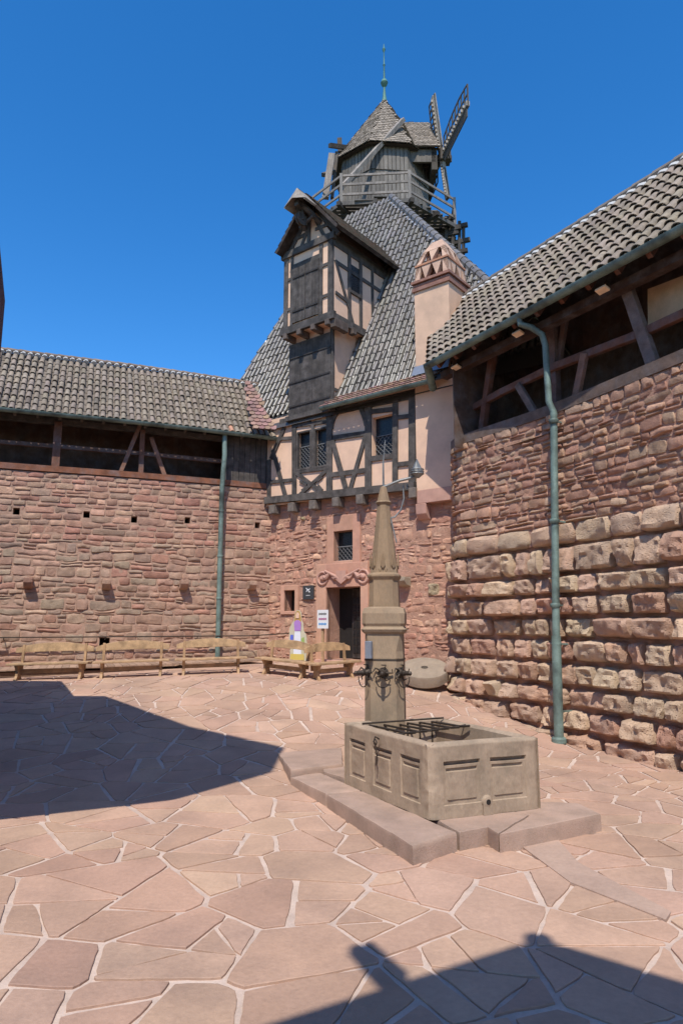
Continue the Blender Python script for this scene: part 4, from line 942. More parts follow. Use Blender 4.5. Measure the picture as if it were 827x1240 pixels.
k = MB(); k.lathe(V3((RP.x, RP.y, 23.05)), [(.13, 0), (.08, .25), (.05, .6), (.045, .75), (.12, .82), (.17, .95), (.12, 1.08), (.045, 1.15), (.03, 1.8), (.06, 1.86), (.03, 1.92), (.018, 2.5), (.06, 2.6), (.075, 2.68), (.03, 2.76), (.01, 2.95)], 12); fo = k.build('finial', M['verdigris'], wmil, smooth='auto')
zz_top = at_y(466, 52, RP.y).z; fo.scale = (1, 1, 1)

# ------------------------------------------------------------------ downpipes
dp = thing('downpipe', CL.p(CL.px(264, 778)[0], -1.2, .2), 'dark green copper rain downpipe running down the left rubble wall', 'downpipe')
k = MB(); q1, z1 = CL.px(271, 524, .2); q2, z2 = CL.px(264, 800, .2); P1 = CL.p(q1, ZEL-.1, .34); P2 = CL.p(q1, ZEL-.35, .4); P3 = CL.p(q1, ZEL-.9, .16); 
qe = q2; k.tube([P1, CL.p(q1, ZEL-.2, .34), CL.p(q1, ZEL-.5, .16) if False else CL.p(q1, ZEL-.7, .4), CL.p(q1, ZL-.1, .2), CL.p((q1+qe)/2, 1.4, .17), CL.p(qe, -1.3, .17)], .072, 14); k.build('pipe', M['copper'], dp, smooth='auto')
for f in (3.2, 1.9, .7, -.4): 
    k = MB(); qq = q1+(qe-q1)*(4-f)/5.2; 
    u_ = (f-1.4)/(ZL-.1-1.4) if f > 1.4 else (1.4-f)/2.7
    c_ = CL.p((q1+qe)/2, 1.4, .17).lerp(CL.p(q1, ZL-.1, .2) if f > 1.4 else CL.p(qe, -1.3, .17), u_)
    k.lathe(c_, [(.082, -.03), (.09, 0), (.082, .03)], 14); k.box(c_+CL.frame(qq).n*-.1, (.015, .1, .015)); k.build('pipe_clamp', M['copper'], dp, smooth='auto')
dp = thing('downpipe', CR.p(CR.px(676, 888, .3)[0], -2., .3), 'tall blue-green copper rain downpipe on the right wall, reaching from the gutter to the paving', 'downpipe')
k = MB(); top = [g0+EU*((at_h(634, 384, ZE-.05)-g0).dot(EU))]; G_ = top[0]-V3((0, 0, .06))
pa = [G_, G_-Z*.1, at_y(655, 402, 13.0), at_y(661, 412, 13.0), at_y(662, 430, 13.0), at_y(664, 484, 13.05), at_y(672, 496, 13.0)]
qb = CR.px(676, 880, .3)[0]; ft = CR.p(qb, gz(*CR.at(qb))+.0, .32); sh = CR.p(qb, 3.7, .22)
pa = [G_, G_-Z*.12, G_.lerp(at_y(656, 405, 12.6), .5)-Z*.02, at_y(656, 405, 12.6), at_y(660, 418, 12.6), at_y(664, 486, 12.6), at_y(670, 499, 12.6)]
ftp = at_y(676, 888, 12.5); 
k.tube(pa+[at_y(670, 520, 12.6)], .062, 14); fz = gz(ftp.x, ftp.y); mid = at_y(673, 770, 12.57)
k.tube([at_y(670, 500, 12.6), mid], .07, 14); k.build('pipe', M['copper'], dp, smooth='auto')
k = MB(); k.tube([mid, V3((ftp.x, ftp.y, fz))], .085, 14); k.lathe(V3((ftp.x, ftp.y, fz)), [(.13, 0), (.13, .07), (.1, .1)], 14); k.build('standpipe', M['copper'], dp, smooth='auto')
for x, y in ((670, 510), (671, 631), (672, 733), (673.5, 780), (675.5, 862)):
    k = MB(); c_ = at_y(x, y, 12.57); k.lathe(c_, [(.08, -.04), (.093, -.01), (.093, .02), (.08, .04)], 14); k.beam(c_, c_+V3((.5, .25, 0)), .03, .03); k.build('pipe_clamp', M['copper'], dp, smooth='auto')

# ------------------------------------------------------------------ deck and handrail along the wall
dk_ = thing('timber_deck', (-5, 17, -1.2), 'low plank ramp deck at the foot of the left wall, behind the benches', 'deck')
k = MB(); q = 0.
DT = -1.10
def dq(q): return DT+.018*max(0, q-5)
while q < CL.L-1.8:
    o0_ = .12; o1_ = 1.35; zt_ = dq(q); c = random.uniform(.8, 1.2)
    A = [CL.p(q, zt_, o0_), CL.p(q+.16, zt_, o0_), CL.p(q+.16, zt_, o1_), CL.p(q, zt_, o1_)]; k.prism([p-Z*.035 for p in A], Z*.035, (c, c*.95, c*.9)); q += .17
k.build('planks', M['deck'], dk_)
k = MB()
for o_ in (1.2, .3): curve_beam(k, CL, 0, CL.L-1.8, DT-.15, DT-.04, o_, o_+.08, .8, (.5, .45, .4))
k.build('joist', M['deck'], dk_)
hr = thing('handrail', (-6, 17.5, -.4), 'thin iron handrail running along the foot of the left wall', 'handrail')
k = MB(); k.tube([CL.p(q, CL.px(150, 771, .25)[1], .25) for q in np.linspace(0, CL.L-1.7, 16)]+[FA.p(*F(383, 765, .3), .3)], .016, 6); k.build('rail', M['iron'], hr)
for q in (.5, 4, 6.4, 8.8, 11.2, 13.4):
    k = MB(); zh = CL.px(150, 771, .25)[1]; 
    if q < CL.L-1.7: k.tube([CL.p(q, zh, .25), CL.p(q, zh-.06, .25), CL.p(q, zh-.08, .0)], .012, 6); k.build('rail_bracket', M['iron'], hr)

# ------------------------------------------------------------------ benches
def make_bench(label, A, B, back_dir):
    A = V3((A[0], A[1], gz(A[0], A[1]))); B = V3((B[0], B[1], gz(B[0], B[1]))); c = (A+B)/2; U = V3((B.x-A.x, B.y-A.y, 0)); L = U.length+.36; U.normalize()
    Nb = V3((-U.y, U.x, 0)); Nb = Nb if Nb.dot(back_dir) > 0 else -Nb
    t = thing('bench', c, label, 'bench', 'benches lined up in front of the walls'); sl_ = (B.z-A.z)/max(.1, (B-A).length)
    P = lambda a, b, h: c+U*a+Nb*b+Z*(h+sl_*a)
    k = MB()
    for b0, b1 in ((-.02, .17), (.185, .37)): 
        q = random.uniform(.9, 1.1); k.prism([P(-L/2, b0, .34), P(L/2, b0, .34), P(L/2, b1, .34), P(-L/2, b1, .34)], Z*.045, (q, q, q))
    k.build('seat', M['bench'], t, bevel=.008)
    k = MB(); n = 16; lo_, hi_ = [], []
    for i in range(n+1):
        x = -L/2+.02+(L-.04)*i/n; e = 1-abs(2*i/n-1)**2.4; lo_.append((x, .60+.02*e)); hi_.append((x, .70+.12*e))
    ring = lo_+hi_[::-1]; k.prism([P(a, .40+.12*(h-.6), h) for a, h in ring], Nb*.035, (1.05, 1.05, 1)); k.build('backrest', M['bench'], t, bevel=.006)
    for sg in (-1, 1):
        a = sg*(L/2-.2); k = MB(); k.prism([P(a-.03, b, h) for b, h in ((.02, .34), (.36, .34), (.33, .30), (.27, .22), (.28, .10), (.36, .0), (.28, .0), (.20, .06), (.12, .0), (.02, .0), (.10, .10), (.11, .22), (.05, .30))], U*.06, (.95, .9, .85)); k.beam(P(a, .36, .2), P(a, .43, .78), .06, .045, U, (.95, .9, .85)); k.build('leg', M['bench'], t, bevel=.005)
    k = MB(); k.beam(P(-L/2+.2, .2, .2), P(L/2-.2, .2, .2), .09, .03, Z, (.85, .8, .75)); k.build('stretcher', M['bench'], t)
    return t
yb = V3((-.2, 1, 0))
def gg(x, y): p = gnd(x, y); return (p.x, p.y)
make_bench('yellow pine bench at the far left end of the row, its left end in shade', gg(16, 825), gg(96, 823), yb)
make_bench('yellow pine bench, second from the left, below a small square hole in the wall', gg(121, 822.5), gg(195, 819.5), yb)
make_bench('yellow pine bench standing in front of the left downpipe', gg(221, 818.5), gg(290, 816), yb)
make_bench('yellow pine bench in front of the painted cutout figure', gg(316, 817), gg(362, 823), V3((.3, 1, 0)))
make_bench('yellow pine bench directly in front of the doorway', gg(388, 825), gg(430, 821), V3((-.3, 1, 0)))

# ------------------------------------------------------------------ signs by the door
sg_ = thing('notice_sign', gnd(391, 812), 'white notice board with three lines of print on a wooden post beside the doorway', 'sign')
o_s = .75; a = F(391, 750, o_s); pb = FA.p(a[0], 0, o_s); gzs = gz(pb.x, pb.y)
k = MB(); k.beam(V3((pb.x, pb.y, gzs)), FA.p(a[0], a[1]+.1, o_s), .07, .05, FA.u, (1, 1, 1)); k.build('post', M['bench'], sg_)
S = rect(384.5, 738.5, 397.5, 761, o_s+.05); k = MB(); k.box(FA.p((S[0]+S[1])/2, (S[2]+S[3])/2, o_s+.05), ((S[1]-S[0])/2, .01, (S[3]-S[2])/2), (FA.u, FA.n, Z)); k.build('board', M['white'], sg_)
k = MB()
for row, (cl, n) in enumerate((((.12, .12, .12), 9), ((.35, .08, .2), 10), ((.05, .25, .55), 8))):
    z = S[3]-(S[3]-S[2])*(.22+.27*row); x = S[0]+.05
    for i in range(n):
        wd = (S[1]-S[0]-.1)/n; k.box(FA.p(x+wd*(i+.5), z, o_s+.062), (wd*.36, .002, .022+.008*(i % 3 == 0)), (FA.u, FA.n, Z), cl)
k.build('print', M['ink'], sg_)
pq = thing('plaque', FA.p(*F(373.5, 718), .03), 'small dark plaque with a white running emblem on the stone wall left of the doorway', 'plaque')
S = rect(367, 709, 380, 726, .05); k = MB(); k.box(FA.p((S[0]+S[1])/2, (S[2]+S[3])/2, .05), ((S[1]-S[0])/2, .015, (S[3]-S[2])/2), (FA.u, FA.n, Z)); k.build('plate', M['slate'], pq, bevel=.004)
k = MB(); cx_, cz_ = (S[0]+S[1])/2, (S[2]+S[3])/2+.05
for (a, b, c, d) in ((-.05, .05, .03, .02), (.03, .02, .07, .06), (-.02, .03, -.06, -.03), (.0, .03, .04, -.04), (.04, -.04, .08, -.03), (-.05, .05, -.07, .08)): k.beam(FA.p(cx_+a, cz_+b, .068), FA.p(cx_+c, cz_+d, .068), .004, .022, FA.n, (.75, .75, .75), 0)
for i in range(5): k.box(FA.p(cx_-.06+i*.03, cz_-.13, .068), (.01, .002, .008), (FA.u, FA.n, Z), (.75, .75, .75))
k.build('emblem', M['ink'], pq)
# painted cutout figure: a flat board of a lady in a lilac bodice
st = thing('cutout_figure', gnd(361, 806), 'painted cutout board of a fair-haired lady in lilac and white behind the benches', 'cutout board')
oS = .55; bt = F(361, 770, oS)[0]; zb_ = gz(*FA.p(bt, 0, oS)[:2]); zt2 = F(361, 738.5, oS)[1]; Hs = zt2-zb_
def cut(pts, off, col, name):
    k = MB(); k.prism([FA.p(bt+x, zb_+h*Hs, oS+off) for x, h in pts], FA.n*.012, col); return k.build(name, M['ink'], st)
cut([(-.29, 0), (.29, 0), (.33, .30), (.31, .50), (.21, .60), (.19, .74), (.13, .80), (.12, .93), (.06, .99), (-.05, 1.0), (-.12, .93), (-.15, .80), (-.22, .74), (-.30, .66), (-.33, .45), (-.27, .3)], 0, (.55, .50, .36), 'board')
cut([(-.13, .72), (.13, .72), (.11, .86), (.07, .965), (-.02, .985), (-.10, .93)], .013, (.45, .27, .08), 'hair')
cut([(-.055, .84), (.055, .84), (.065, .9), (.035, .95), (-.035, .95), (-.065, .9)], .026, (.75, .5, .36), 'face')
cut([(-.10, .60), (.12, .60), (.13, .76), (.05, .80), (-.05, .80), (-.12, .76)], .026, (.42, .22, .55), 'bodice')
cut([(-.14, .04), (.16, .04), (.13, .35), (.11, .59), (-.09, .59), (-.12, .35)], .026, (.72, .74, .8), 'skirt')
cut([(-.26, .40), (-.15, .40), (-.15, .52), (-.25, .52)], .026, (.12, .16, .6), 'blue_patch')
cut([(.15, .30), (.27, .30), (.24, .48), (.16, .46)], .026, (.30, .42, .12), 'green_patch')
cut([(-.24, .05), (.26, .05), (.25, .16), (-.22, .16)], .04, (.62, .48, .12), 'flowers')

# ------------------------------------------------------------------ millstone
mc = at_y(514, 814, 15.9); ms = thing('millstone', V3((mc.x, mc.y, gz(mc.x, mc.y))), 'old round millstone propped at an angle where the tower meets the right wall', 'millstone')
ax2 = V3((-.04, -.36, .93)).normalized(); ax0 = V3((1, 0, 0)); ax0 = (ax0-ax2*ax0.dot(ax2)).normalized(); ax1 = ax2.cross(ax0)
k = MB(); prof = [(.07, -.15), (.51, -.15), (.55, -.12), (.555, .08), (.54, .115), (.3, .12), (.08, .12)]; n = 40; rows = []
for r_, z_ in prof+[prof[0]]:
    rows.append([mc+ax0*(r_*(1+.012*noise.noise(V3((math.cos(a)*2, math.sin(a)*2, z_*4))))*math.cos(a))+ax1*r_*math.sin(a)+ax2*(z_+.006*noise.noise(V3((r_*8, a*3, 0)))) for a in [2*math.pi*i/n for i in range(n+1)]])
k.grid(rows); k.build('stone_disc', M['millstone'], ms, smooth='auto')
k = MB(); k.box(mc-V3((0, -.3, .22)), (.2, .1, .2), None, (.3, .22, .17), .02); k.build('prop_stone', M['stone'], ms, bevel=.02)

# ------------------------------------------------------------------ fountain
zt0, zt1 = -1.96, -1.21
N0 = at_h(518, 994, zt0); LB = at_h(417, 873, zt1); RT = at_h(650.5, 891, zt1); NT = at_h(518.5, 900, zt1)
Bn = V3((NT.x, NT.y, 0)); ua = V3((RT.x-NT.x, RT.y-NT.y, 0)); ub = V3((LB.x-NT.x, LB.y-NT.y, 0)); LA, LBn = ua.length, ub.length; ua.normalize(); ub.normalize()
fn = thing('fountain', (Bn.x, Bn.y, zt0), 'old carved sandstone well fountain with rectangular trough, stepped plinth and tall octagonal pinnacle', 'fountain')
nA = V3((ua.y, -ua.x, 0)); nA = nA if nA.y < 0 else -nA
nB = V3((ub.y, -ub.x, 0)); nB = nB if nB.x < 0 else -nB
H = zt1-zt0; k = MB()
def panel_depth(s, h, panels):      # s along the face, h height; sunk panels with a hood mould
    d = 0
    for (a, b, c, e) in panels:
        if a < s < b and c < h < e:
            d = -.014
            if h > e-.045: d = -.05
            elif a+.045 < s < b-.045 and c+.05 < h < e-.08: d = -.002
            if a+.03 < s < b-.03 and e-.105 < h < e-.075: d = -.035
    return d
def face(U, Nn, L, panels, ns, seed):
    rows = []; hs2 = list(np.linspace(0, H, 96)); ss = list(np.linspace(0, L, ns))
    for h in hs2:
        row = []
        for s in ss:
            e = min(s, L-s); rd_ = .05*max(0, 1-e/.06)**2; rt = .045*max(0, 1-(H-h)/.05)**2
            d = panel_depth(s, h, panels)-rd_*.6-rt+.010*noise.fractal(V3((s*3, h*3, seed)), 1, 2, 4)+.02*noise.noise(V3((s*1.2, h*1.2, seed)))
            ch_ = max(0, 1-s/.12)*.05*max(0, noise.noise(V3((h*7, s*3, seed+5)))+.1)
            row.append(Bn+U*s+Nn*(d-ch_)+Z*(zt0+h-rt*.3-.012*noise.noise(V3((s*2.2, seed, 0)))*(h/H)))
        rows.append(row)
    k.grid(rows)
    return rows[-1], rows[0]
pA = [(.13, .46, .13, .56), (.56, .90, .13, .56)]; fA = LA/1.03; pA = [(a*fA, b*fA, c, e) for a, b, c, e in pA]
fB = LBn/1.0; pB_ = [(.10, .30, .12, .56), (.40, .62, .12, .56), (.72, .92, .12, .56)]; pB_ = [(a*LBn, b*LBn, c, e) for a, b, c, e in pB_]
tA, _ = face(ua, nA, LA, pA, 150, 3.); tB, _ = face(ub, nB, LBn, pB_, 170, 8.)
# rim, inside and far sides
wt = .12; Wd = LA; Dd = LBn
def rimpt(s, t, z, i=0): return Bn+ua*s+ub*t+Z*(z+.006*noise.noise(V3((s*5, t*5, 1))))
zr = zt1-.004
rows = []
outer = [(s, 0.012) for s in np.linspace(.012, Wd-.012, 30)]+[(Wd-.012, t) for t in np.linspace(.012, Dd-.012, 30)]+[(s, Dd-.012) for s in np.linspace(Wd-.012, .012, 30)]+[(.012, t) for t in np.linspace(Dd-.012, .012, 30)]
def tow(p, m): return (min(max(p[0], m), Wd-m), min(max(p[1], m), Dd-m))
rows.append([rimpt(*p, zr-.035) for p in outer]); rows.append([rimpt(*tow(p, .03), zr-.012) for p in outer]); rows.append([rimpt(*tow(p, .06), zr-.002) for p in outer]); rows.append([rimpt(*tow(p, wt-.03), zr-.004) for p in outer]); rows.append([rimpt(*tow(p, wt), zr-.03) for p in outer]); rows.append([rimpt(*tow(p, wt+.01), zr-.3) for p in outer]); rows.append([rimpt(*tow(p, wt+.03), zr-.5) for p in outer])
k.grid(rows); a = [rimpt(wt, wt, zr-.48), rimpt(Wd-wt, wt, zr-.48), rimpt(Wd-wt, Dd-wt, zr-.48), rimpt(wt, Dd-wt, zr-.48)]; k.add(a, [(0, 1, 2, 3)])
k.add([rimpt(Wd, 0, zt0), rimpt(Wd, Dd, zt0), rimpt(Wd, Dd, zt1-.02), rimpt(Wd, 0, zt1-.02)], [(0, 1, 2, 3)]); k.add([rimpt(0, Dd, zt0), rimpt(Wd, Dd, zt0), rimpt(Wd, Dd, zt1-.02), rimpt(0, Dd, zt1-.02)], [(0, 1, 2, 3)])
basin = k.build('basin', M['fstone'], fn, smooth='auto')
k = MB(); dc = Bn+ua*(LA*.5)+nA*.0+Z*(zt0+.13); k.lathe(dc, [(.075, -.1), (.07, .0), (.05, .03), (.028, .035)], 14, 0, (1, 1, 1), (ua, Z, nA)); k.box(dc-Z*.07, (.055, .03, .06), (ua, nA, Z)); k.build('outlet', M['fstone'], basin, smooth='auto')
k = MB(); k.lathe(dc+nA*.034, [(.0, 0), (.027, 0.001), (.027, .004), (0, .005)], 12, 0, (1, 1, 1), (ua, Z, nA)); k.build('drain_hole', M['dark'], basin)
# iron grate: bars that slope down over the opening
k = MB(); k.tube([Bn+ua*(.06)+ub*(Dd*.42)+Z*(zt1-.02), Bn+ua*(Wd*.5)+ub*(Dd*.50)+Z*(zt1-.03), Bn+ua*(Wd-.06)+ub*(Dd*.62)+Z*(zt1-.02)], .010, 6)
for i in range(7):
    s = .10+i*(Wd-.25)/6.2; yy = Dd*(.42+.2*s/Wd); k.tube([Bn+ua*(s+.03)+ub*(yy-.12)+Z*(zt1-.01), Bn+ua*s+ub*yy+Z*(zt1-.03), Bn+ua*(s+.0)+ub*(Dd*.93)+Z*(zt1-.05), Bn+ua*s+ub*(Dd*.93)+Z*(zt1-.3)], .014, 6)
k.tube([Bn+ua*.05+ub*(Dd*.8)+Z*(zt1+.01), Bn+ua*(Wd-.1)+ub*(Dd*.86)+Z*(zt1+.01)], .012, 6)
k.build('grate', M['iron'], fn, smooth='auto')
k = MB(); hk = Bn+ub*(LBn*.51)+nB*.03+Z*(zt1-.09); k.tube([hk, hk+nB*.05+Z*.03, hk+nB*.07-Z*.02, hk+nB*.05-Z*.05], .01, 6); k.tube([hk+nB*.05-Z*.03+ub*.03*math.cos(a)+Z*.03*math.sin(a) for a in [j*math.pi/5 for j in range(11)]], .008, 6); k.tube([hk+nB*.05-Z*.06, hk+nB*.03-Z*.17, hk+nB*.02-Z*.28+ub*.03], .008, 6); k.build('iron_hook', M['iron'], fn, smooth='auto')
# plinth slabs
def slab(pxs, z, th, name='plinth_slab', seed=0):
    P = [at_h(x, y, z) for x, y in pxs]; top = []; n = len(P)
    for i in range(n):
        a, b = P[i], P[(i+1) % n]; m = max(2, int((b-a).length/.06))
        for j in range(m):
            p = a.lerp(b, j/m); q = .012*noise.noise(V3((p.x*4, p.y*4, seed)))+.006*noise.noise(V3((p.x*15, p.y*15, seed))); d = (b-a).normalized(); top.append(p+V3((d.y, -d.x, 0))*q)
    c = sum(top, V3())/len(top); rows = []
    for sc, dz_ in ((.95, 0), (.985, -.004), (.997, -.02), (1, -.045), (1.0, -th)): rows.append([c+(p-c)*sc+Z*dz_+Z*(.008*noise.noise(V3((p.x*3, p.y*3, seed+3))))*(sc > .9) for p in top+[top[0]]])
    k = MB(); k.grid(rows); k.add([p for p in rows[0][:-1]], [tuple(range(len(top)))]); kk = random.uniform(.92, 1.08); k.c = [(kk, kk, kk)]*len(k.v); return k.build(name, M['step'], fn, smooth='auto')
slab([(352, 941), (386, 934), (437, 957), (395, 961)], zt0+.0, .25, seed=1)
slab([(396, 962), (438, 957.5), (553, 1008), (500, 1024)], zt0-.0, .30, seed=2)
slab([(524, 990), (606, 978), (640, 986), (603, 1009), (590, 1001), (556, 1008)], zt0-.003, .30, seed=3)
slab([(608, 978), (655, 970), (700, 972), (727, 985), (640, 1003), (604, 1010), (641, 987)], zt0-.003, .32, seed=4)
slab([(336, 911), (414, 905), (415, 925), (352, 932)], zt0+.08, .25, seed=5)
slab([(391, 925), (416, 924), (420, 942), (392, 934)], zt0+.04, .2, seed=6)
# pinnacle: octagonal column
Yc = 9.15; cb = at_y(467, 868, Yc); sc = Yc; 
def rz(y): return at_y(467, y, Yc).z
def rr(wpx, y): P = at_y(467, y, Yc); d = P.y*math.cos(PITCH)+P.z*math.sin(PITCH); return wpx/2*d/FPX/.97
rot = R(9)
base = V3((cb.x, cb.y, 0)); pf = (V3((math.cos(-rot), math.sin(-rot), 0)), V3((math.sin(rot), math.cos(rot), 0)))   # square shaft with chamfered corners
def loft(mbx, prof, col=(.86, .83, .76), sub=5):
    rows = []; full = []
    for (a, b) in zip(prof, prof[1:]):
        n = max(1, int(abs(b[1]-a[1])/.07)); full += [tuple(a[i]+(b[i]-a[i])*t/n for i in range(3)) for t in range(n)]
    full.append(prof[-1])
    for w_, z, c in full:
        h = w_/(math.cos(rot)+(1-c)*math.sin(rot)); c = h*c; P = [(-h+c, -h), (h-c, -h), (h, -h+c), (h, h-c), (h-c, h), (-h+c, h), (-h, h-c), (-h, -h+c)]; r_ = []
        for i in range(8):
            a, b = P[i], P[(i+1) % 8]; m = sub if i % 2 == 0 else 2
            for t in range(m): r_.append((a[0]+(b[0]-a[0])*t/m, a[1]+(b[1]-a[1])*t/m))
        r_.append(r_[0]); rows.append([base+pf[0]*x*(1+.012*noise.noise(V3((x*9, z*5, y*9))))+pf[1]*y*(1+.012*noise.noise(V3((x*9, z*5, y*9+4))))+Z*z for x, y in r_])
    mbx.grid(rows, col); mbx.add(rows[-1][:-1], [tuple(range(len(rows[-1])-1))], col)
k = MB(); loft(k, [(rr(50, 868), gz(cb.x, cb.y), .34), (rr(49.5, 868), rz(868), .34), (rr(48.5, 800), rz(799), .34), (rr(47.2, 798), rz(798), .34), (rr(48, 797), rz(796), .34), (rr(47.5, 790), rz(788), .34), (rr(47.5, 768), rz(766), .08)])
sh1 = k.build('column', M['fstone'], fn)
k = MB(); loft(k, [(rr(46, 768), rz(768), .06), (rr(54, 765), rz(765), .10), (rr(57, 763), rz(762), .12), (rr(51, 761), rz(759), .12), (rr(51, 760), rz(758), .14), (rr(54, 757), rz(755), .16), (rr(54, 741), rz(743), .2), (rr(50, 738), rz(737), .3), (rr(38, 737), rz(735), .3)]); k.build('collar', M['fstone'], sh1)
k = MB(); loft(k, [(rr(38, 738), rz(738), .34), (rr(35.5, 705), rz(704), .34), (rr(36, 703), rz(703), .3), (rr(41, 700), rz(699), .3), (rr(41, 698), rz(697), .3), (rr(33, 695), rz(694), .45), (rr(32, 690), rz(690), .5), (rr(15.5, 618), rz(616), .55), (rr(15, 612), rz(612), .55), (rr(19.5, 610), rz(609), .55), (rr(15, 608), rz(607), .55), (rr(7, 590), rz(590), .55), (rr(3, 589), rz(589), .55)], (.78, .72, .62)); k.build('spire', M['fstone'], sh1)
# carved leaf gables round the foot of the spire
k = MB()
for i in range(8):
    a = -rot+i*math.pi/4; d = V3((math.cos(a), math.sin(a), 0)); s_ = V3((-d.y, d.x, 0)); r0 = rr(32, 690)*.85; hw = r0*.40
    shp = [(-1, rz(666)), (-.7, rz(671)), (-.3, rz(668)), (0, rz(664)), (.3, rz(668)), (.7, rz(671)), (1, rz(666)), (1, rz(690)), (.6, rz(694)), (.2, rz(689)), (0, rz(691)), (-.2, rz(689)), (-.6, rz(694)), (-1, rz(690))]
    k.prism([base+s_*(x*hw)+d*(r0+(.0 if z < rz(680) else -.045)-.03)+Z*z for x, z in shp], d*.055, (.8, .75, .65))
    k.prism([base+s_*(x*hw*.55)+d*(r0+.02)+Z*z for x, z in ((-1, rz(686)), (0, rz(690)), (1, rz(686)), (.5, rz(678)), (0, rz(671)), (-.5, rz(678)))], d*.02, (.7, .64, .54))
k.build('carved_leaves', M['fstone'], sh1, bevel=.006)
# iron rod, swinging arm and cage on top
k = MB(); tp = base+Z*rz(590); ang = V3((.97, .1, 0)); armend = at_y(505, 577, Yc-.1)
k.tube([tp-Z*.05, base+Z*rz(560), base+Z*rz(533)+V3((.03, 0, 0))], [.016, .012, .006], 7); rod = k.build('iron_rod', M['greyiron'], fn)
k = MB(); k.tube([tp, tp.lerp(armend, .5)+Z*.02, armend], .02, 8); k.tube([at_y(488, 588, Yc), at_y(489, 604, Yc), at_y(485, 618, Yc), at_y(478, 626, Yc), at_y(473, 627, Yc)], .012, 6); k.tube([at_y(473, 627, Yc-.12), at_y(480, 657, Yc-.16)], .009, 6)
k.tube([at_y(493, 586, Yc), at_y(493, 592, Yc), at_y(495, 589, Yc)], .012, 6); k.build('swing_arm', M['greyiron'], fn, smooth='auto')
k = MB(); cg = armend; 
k.lathe(cg, [(.03, -.02), (.085, .03), (.09, .06), (.085, .07), (.02, .2), (.01, .23)], 8)
for j in range(3): k.tube([cg+V3((math.cos(a)*.088, math.sin(a)*.088, .035+.03*j)) for a in [i*math.pi/8 for i in range(17)]], .008, 5)
for i in range(8): a = i*math.pi/4; k.tube([cg+V3((math.cos(a)*.09, math.sin(a)*.09, .04)), cg+Z*.24], .006, 5)
k.build('iron_cage', M['greyiron'], fn)
# spouts with rings
for a in (-rot-math.pi/2, -rot-math.pi*.25, -rot-math.pi*.75):
    d = V3((math.cos(a), math.sin(a), 0))
    s_ = V3((-d.y, d.x, 0)); r0 = rr(48, 815)*(.95 if abs(math.sin(2*(a+rot))) < .5 else 1.08); zc = rz(813); k = MB(); C0 = base+d*r0+Z*zc
    k.lathe(C0, [(.06, 0), (.07, .01), (.045, .03), (.03, .06), (.035, .10), (.028, .11), (.03, .16), (.022, .18), (.028, .20), (.01, .22)], 10, 0, (1, 1, 1), (s_, Z, d))
    for j in range(5): 
        b = j*math.pi*2/5; k.tube([C0+d*.02, C0+d*.035+s_*.07*math.cos(b)+Z*.07*math.sin(b), C0+d*.03+s_*.12*math.cos(b)+Z*.10*math.sin(b), C0+d*.05+s_*.13*math.cos(b+.5)+Z*.10*math.sin(b+.5)], [.015, .012, .01, .006], 6)
    k.tube([C0+d*.08+s_*.09*math.cos(b)+Z*(-.02+.11*math.sin(b)-.05) for b in [math.pi*.95+j*math.pi/9*1.1 for j in range(10)]], .007, 6)
    k.build('spout', M['iron'], fn, smooth='auto')
k = MB(); a = at_y(446.5, 787, Yc-.27); k.box(a, (.045, .03, .11), (V3((.85, -.5, 0)), V3((.5, .85, 0)), Z)); k.build('metal_box', M['lead'], fn, bevel=.008)
k = MB(); loft(k, [(rr(49.4, 798), rz(799), .34), (rr(49.4, 798), rz(797), .34)]); k.build('iron_band', M['iron'], fn)

# ------------------------------------------------------------------ little panels under the right eave
for x, y, lab in ((729, 351, 'small square pale panel under the right eave, nearest the right frame edge'), (627, 404, 'small square pale panel under the right eave beside the top of the downpipe'), (552, 445, 'small square pale panel under the right eave at its end by the chimney')):
    c_ = at_h(x, y, ZE-.25); t = thing('eave_panel', c_, lab, 'lamp', 'square panels under the right eave'); k = MB(); k.box(c_, (.11, .07, .02), (EU, EN*.9+Z*-.35, Z*.9+EN*.35), (1.5, 1.5, 1.5)); k.build('panel', M['cream'], t); k = MB(); k.beam(c_+Z*.02, c_+EN*.15+Z*.22, .03, .03, EU); k.build('bracket', M['iron'], t)  # plain pale box, each held by an iron bracket

# ------------------------------------------------------------------ buildings beside and behind the photographer (their roofs shade the court)
hl = thing('timber_house', (-7, 6, -2.5), 'dark timber building at the very left edge of the picture, beside the gallery roof', 'building')
A = V3((-5.12, 9.75, 4.85))
dS = V3((math.sin(SUN_AZ), -math.cos(SUN_AZ), math.tan(SUN_EL)))
def src(x, y, t): return gnd(x, y)+dS*t        # the roof corner whose shadow falls on that spot of the paving
B, C_, D, E_, F_, G2, AL, AF = src(230, 880, 8), src(345, 905, 9), src(330, 935, 8), src(205, 970, 4.6), src(130, 963, 4), src(0, 993, 4), src(90, 843, 4), src(75, 825, 4)
Bl = V3((-4.6, 6.4, 5.6))
k = MB(); k.hull([A, B, V3((A.x, A.y, 2.4)), V3((-5.0, 5.2, 2.6)), F_, G2, E_, AL, V3((-12, 8.6, 4.85)), V3((-12, 8.6, 2)), V3((-12, 3., 2)), V3((-12, 3, 7)), Bl], (.9, .6, .45)); k.build('upper_storey', M['brown'], hl)
k = MB(); k.hull([B, C_, D, E_, Bl, V3((-6.5, 3.2, 8.2)), V3((-6.5, 5.5, 7.3)), F_], (.5, .5, .5)); k.build('loft', M['timber'], hl)
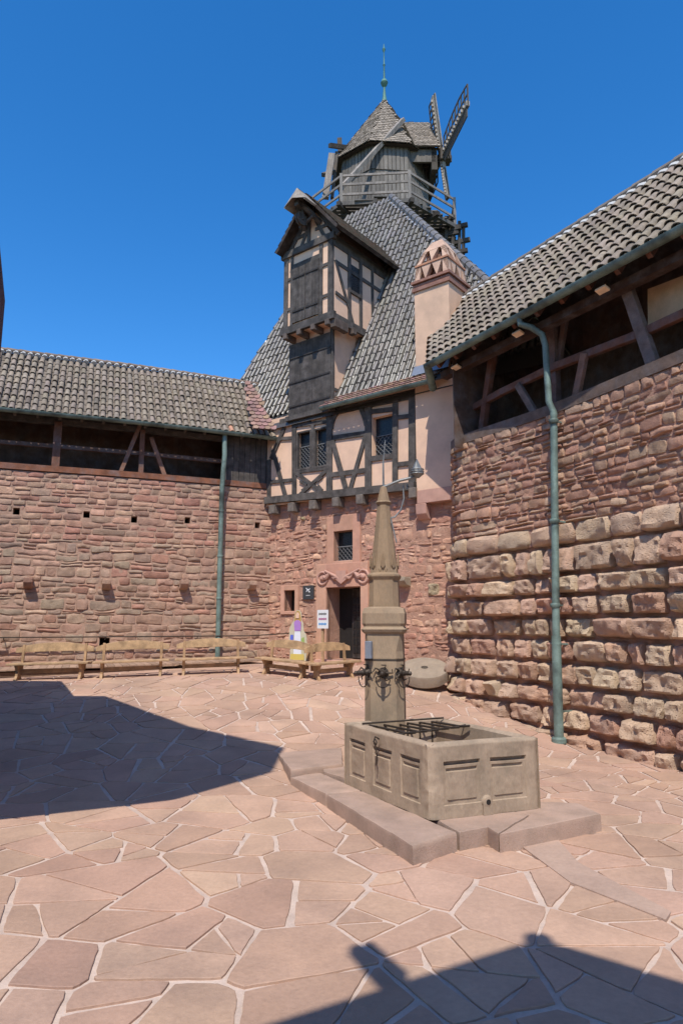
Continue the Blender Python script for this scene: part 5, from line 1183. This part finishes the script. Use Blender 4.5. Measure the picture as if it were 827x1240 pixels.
k = MB(); k.hull([AL, AF, V3((-12, 12.5, 5.0)), V3((-12, 9, 5.0)), AL-Z*7.2, AF-Z*7, V3((-12, 12.5, -2)), V3((-12, 9, -2))], (.8, .6, .5)); k.build('rear_wing', M['brown'], hl)
k = MB(); k.hull([V3((x, y, z)) for x, y in ((-5.7, 9.3), (-5.7, 3.6), (-12, 3.6), (-12, 9.3)) for z in (-3.2, 3)], (1, 1, 1)); k.build('stone_base', M['rmortar'], hl)
hb = thing('gabled_house', (-1.5, -6, -3), 'tall gabled house with chimney throwing the shadow at the foot of the picture', 'building')
hd = V3((SUNDIR.x, SUNDIR.y, 0)).normalized(); tanE = SUNDIR.z/math.hypot(SUNDIR.x, SUNDIR.y); P0 = V3((-1.65, -1.7, 0)); sx = V3((-hd.y, hd.x, 0))
def back(x, y):
    g_ = gnd(x, y); s_ = (P0-V3((g_.x, g_.y, 0))).dot(hd); P = V3((g_.x, g_.y, 0))+hd*s_; P.z = g_.z+s_*tanE; return P
ap = back(652, 1137); lf = back(330, 1240); rt = back(827, 1190)
dl = lf-ap; dr2 = rt-ap
lf2, rt2 = ap+dl*2.2, ap+dr2*3.2
b0 = V3((lf2.x, lf2.y, -3.5)); b1 = V3((rt2.x, rt2.y, -3.5))
k = MB(); k.prism([b0, b1, rt2, ap, lf2], hd*6, (1, 1, 1)); k.build('wall', M['rmortar'], hb)
k = MB(); roofslab(k, lf2+Z*.01, lf2+hd*6.2+Z*.01, ap+hd*6.2+Z*.01, ap+Z*.01); roofslab(k, rt2+Z*.01, rt2+hd*6.2+Z*.01, ap+hd*6.2+Z*.01, ap+Z*.01); k.build('roof', M['tile'], hb)
k = MB(); c1_, c2_, c3_ = back(424, 1147), back(455, 1142), back(494, 1180); k.prism([back(424, 1146), back(450, 1140), back(494, 1178), back(468, 1194)], hd*.12); k.build('chimney', M['chimplaster'], hb)
k = MB(); k.lathe(back(652, 1140)-Z*.1, [(.06, 0), (.1, .1), (.1, .16), (.06, .22), (.02, .26)], 10); k.build('finial', M['tile'], hb)
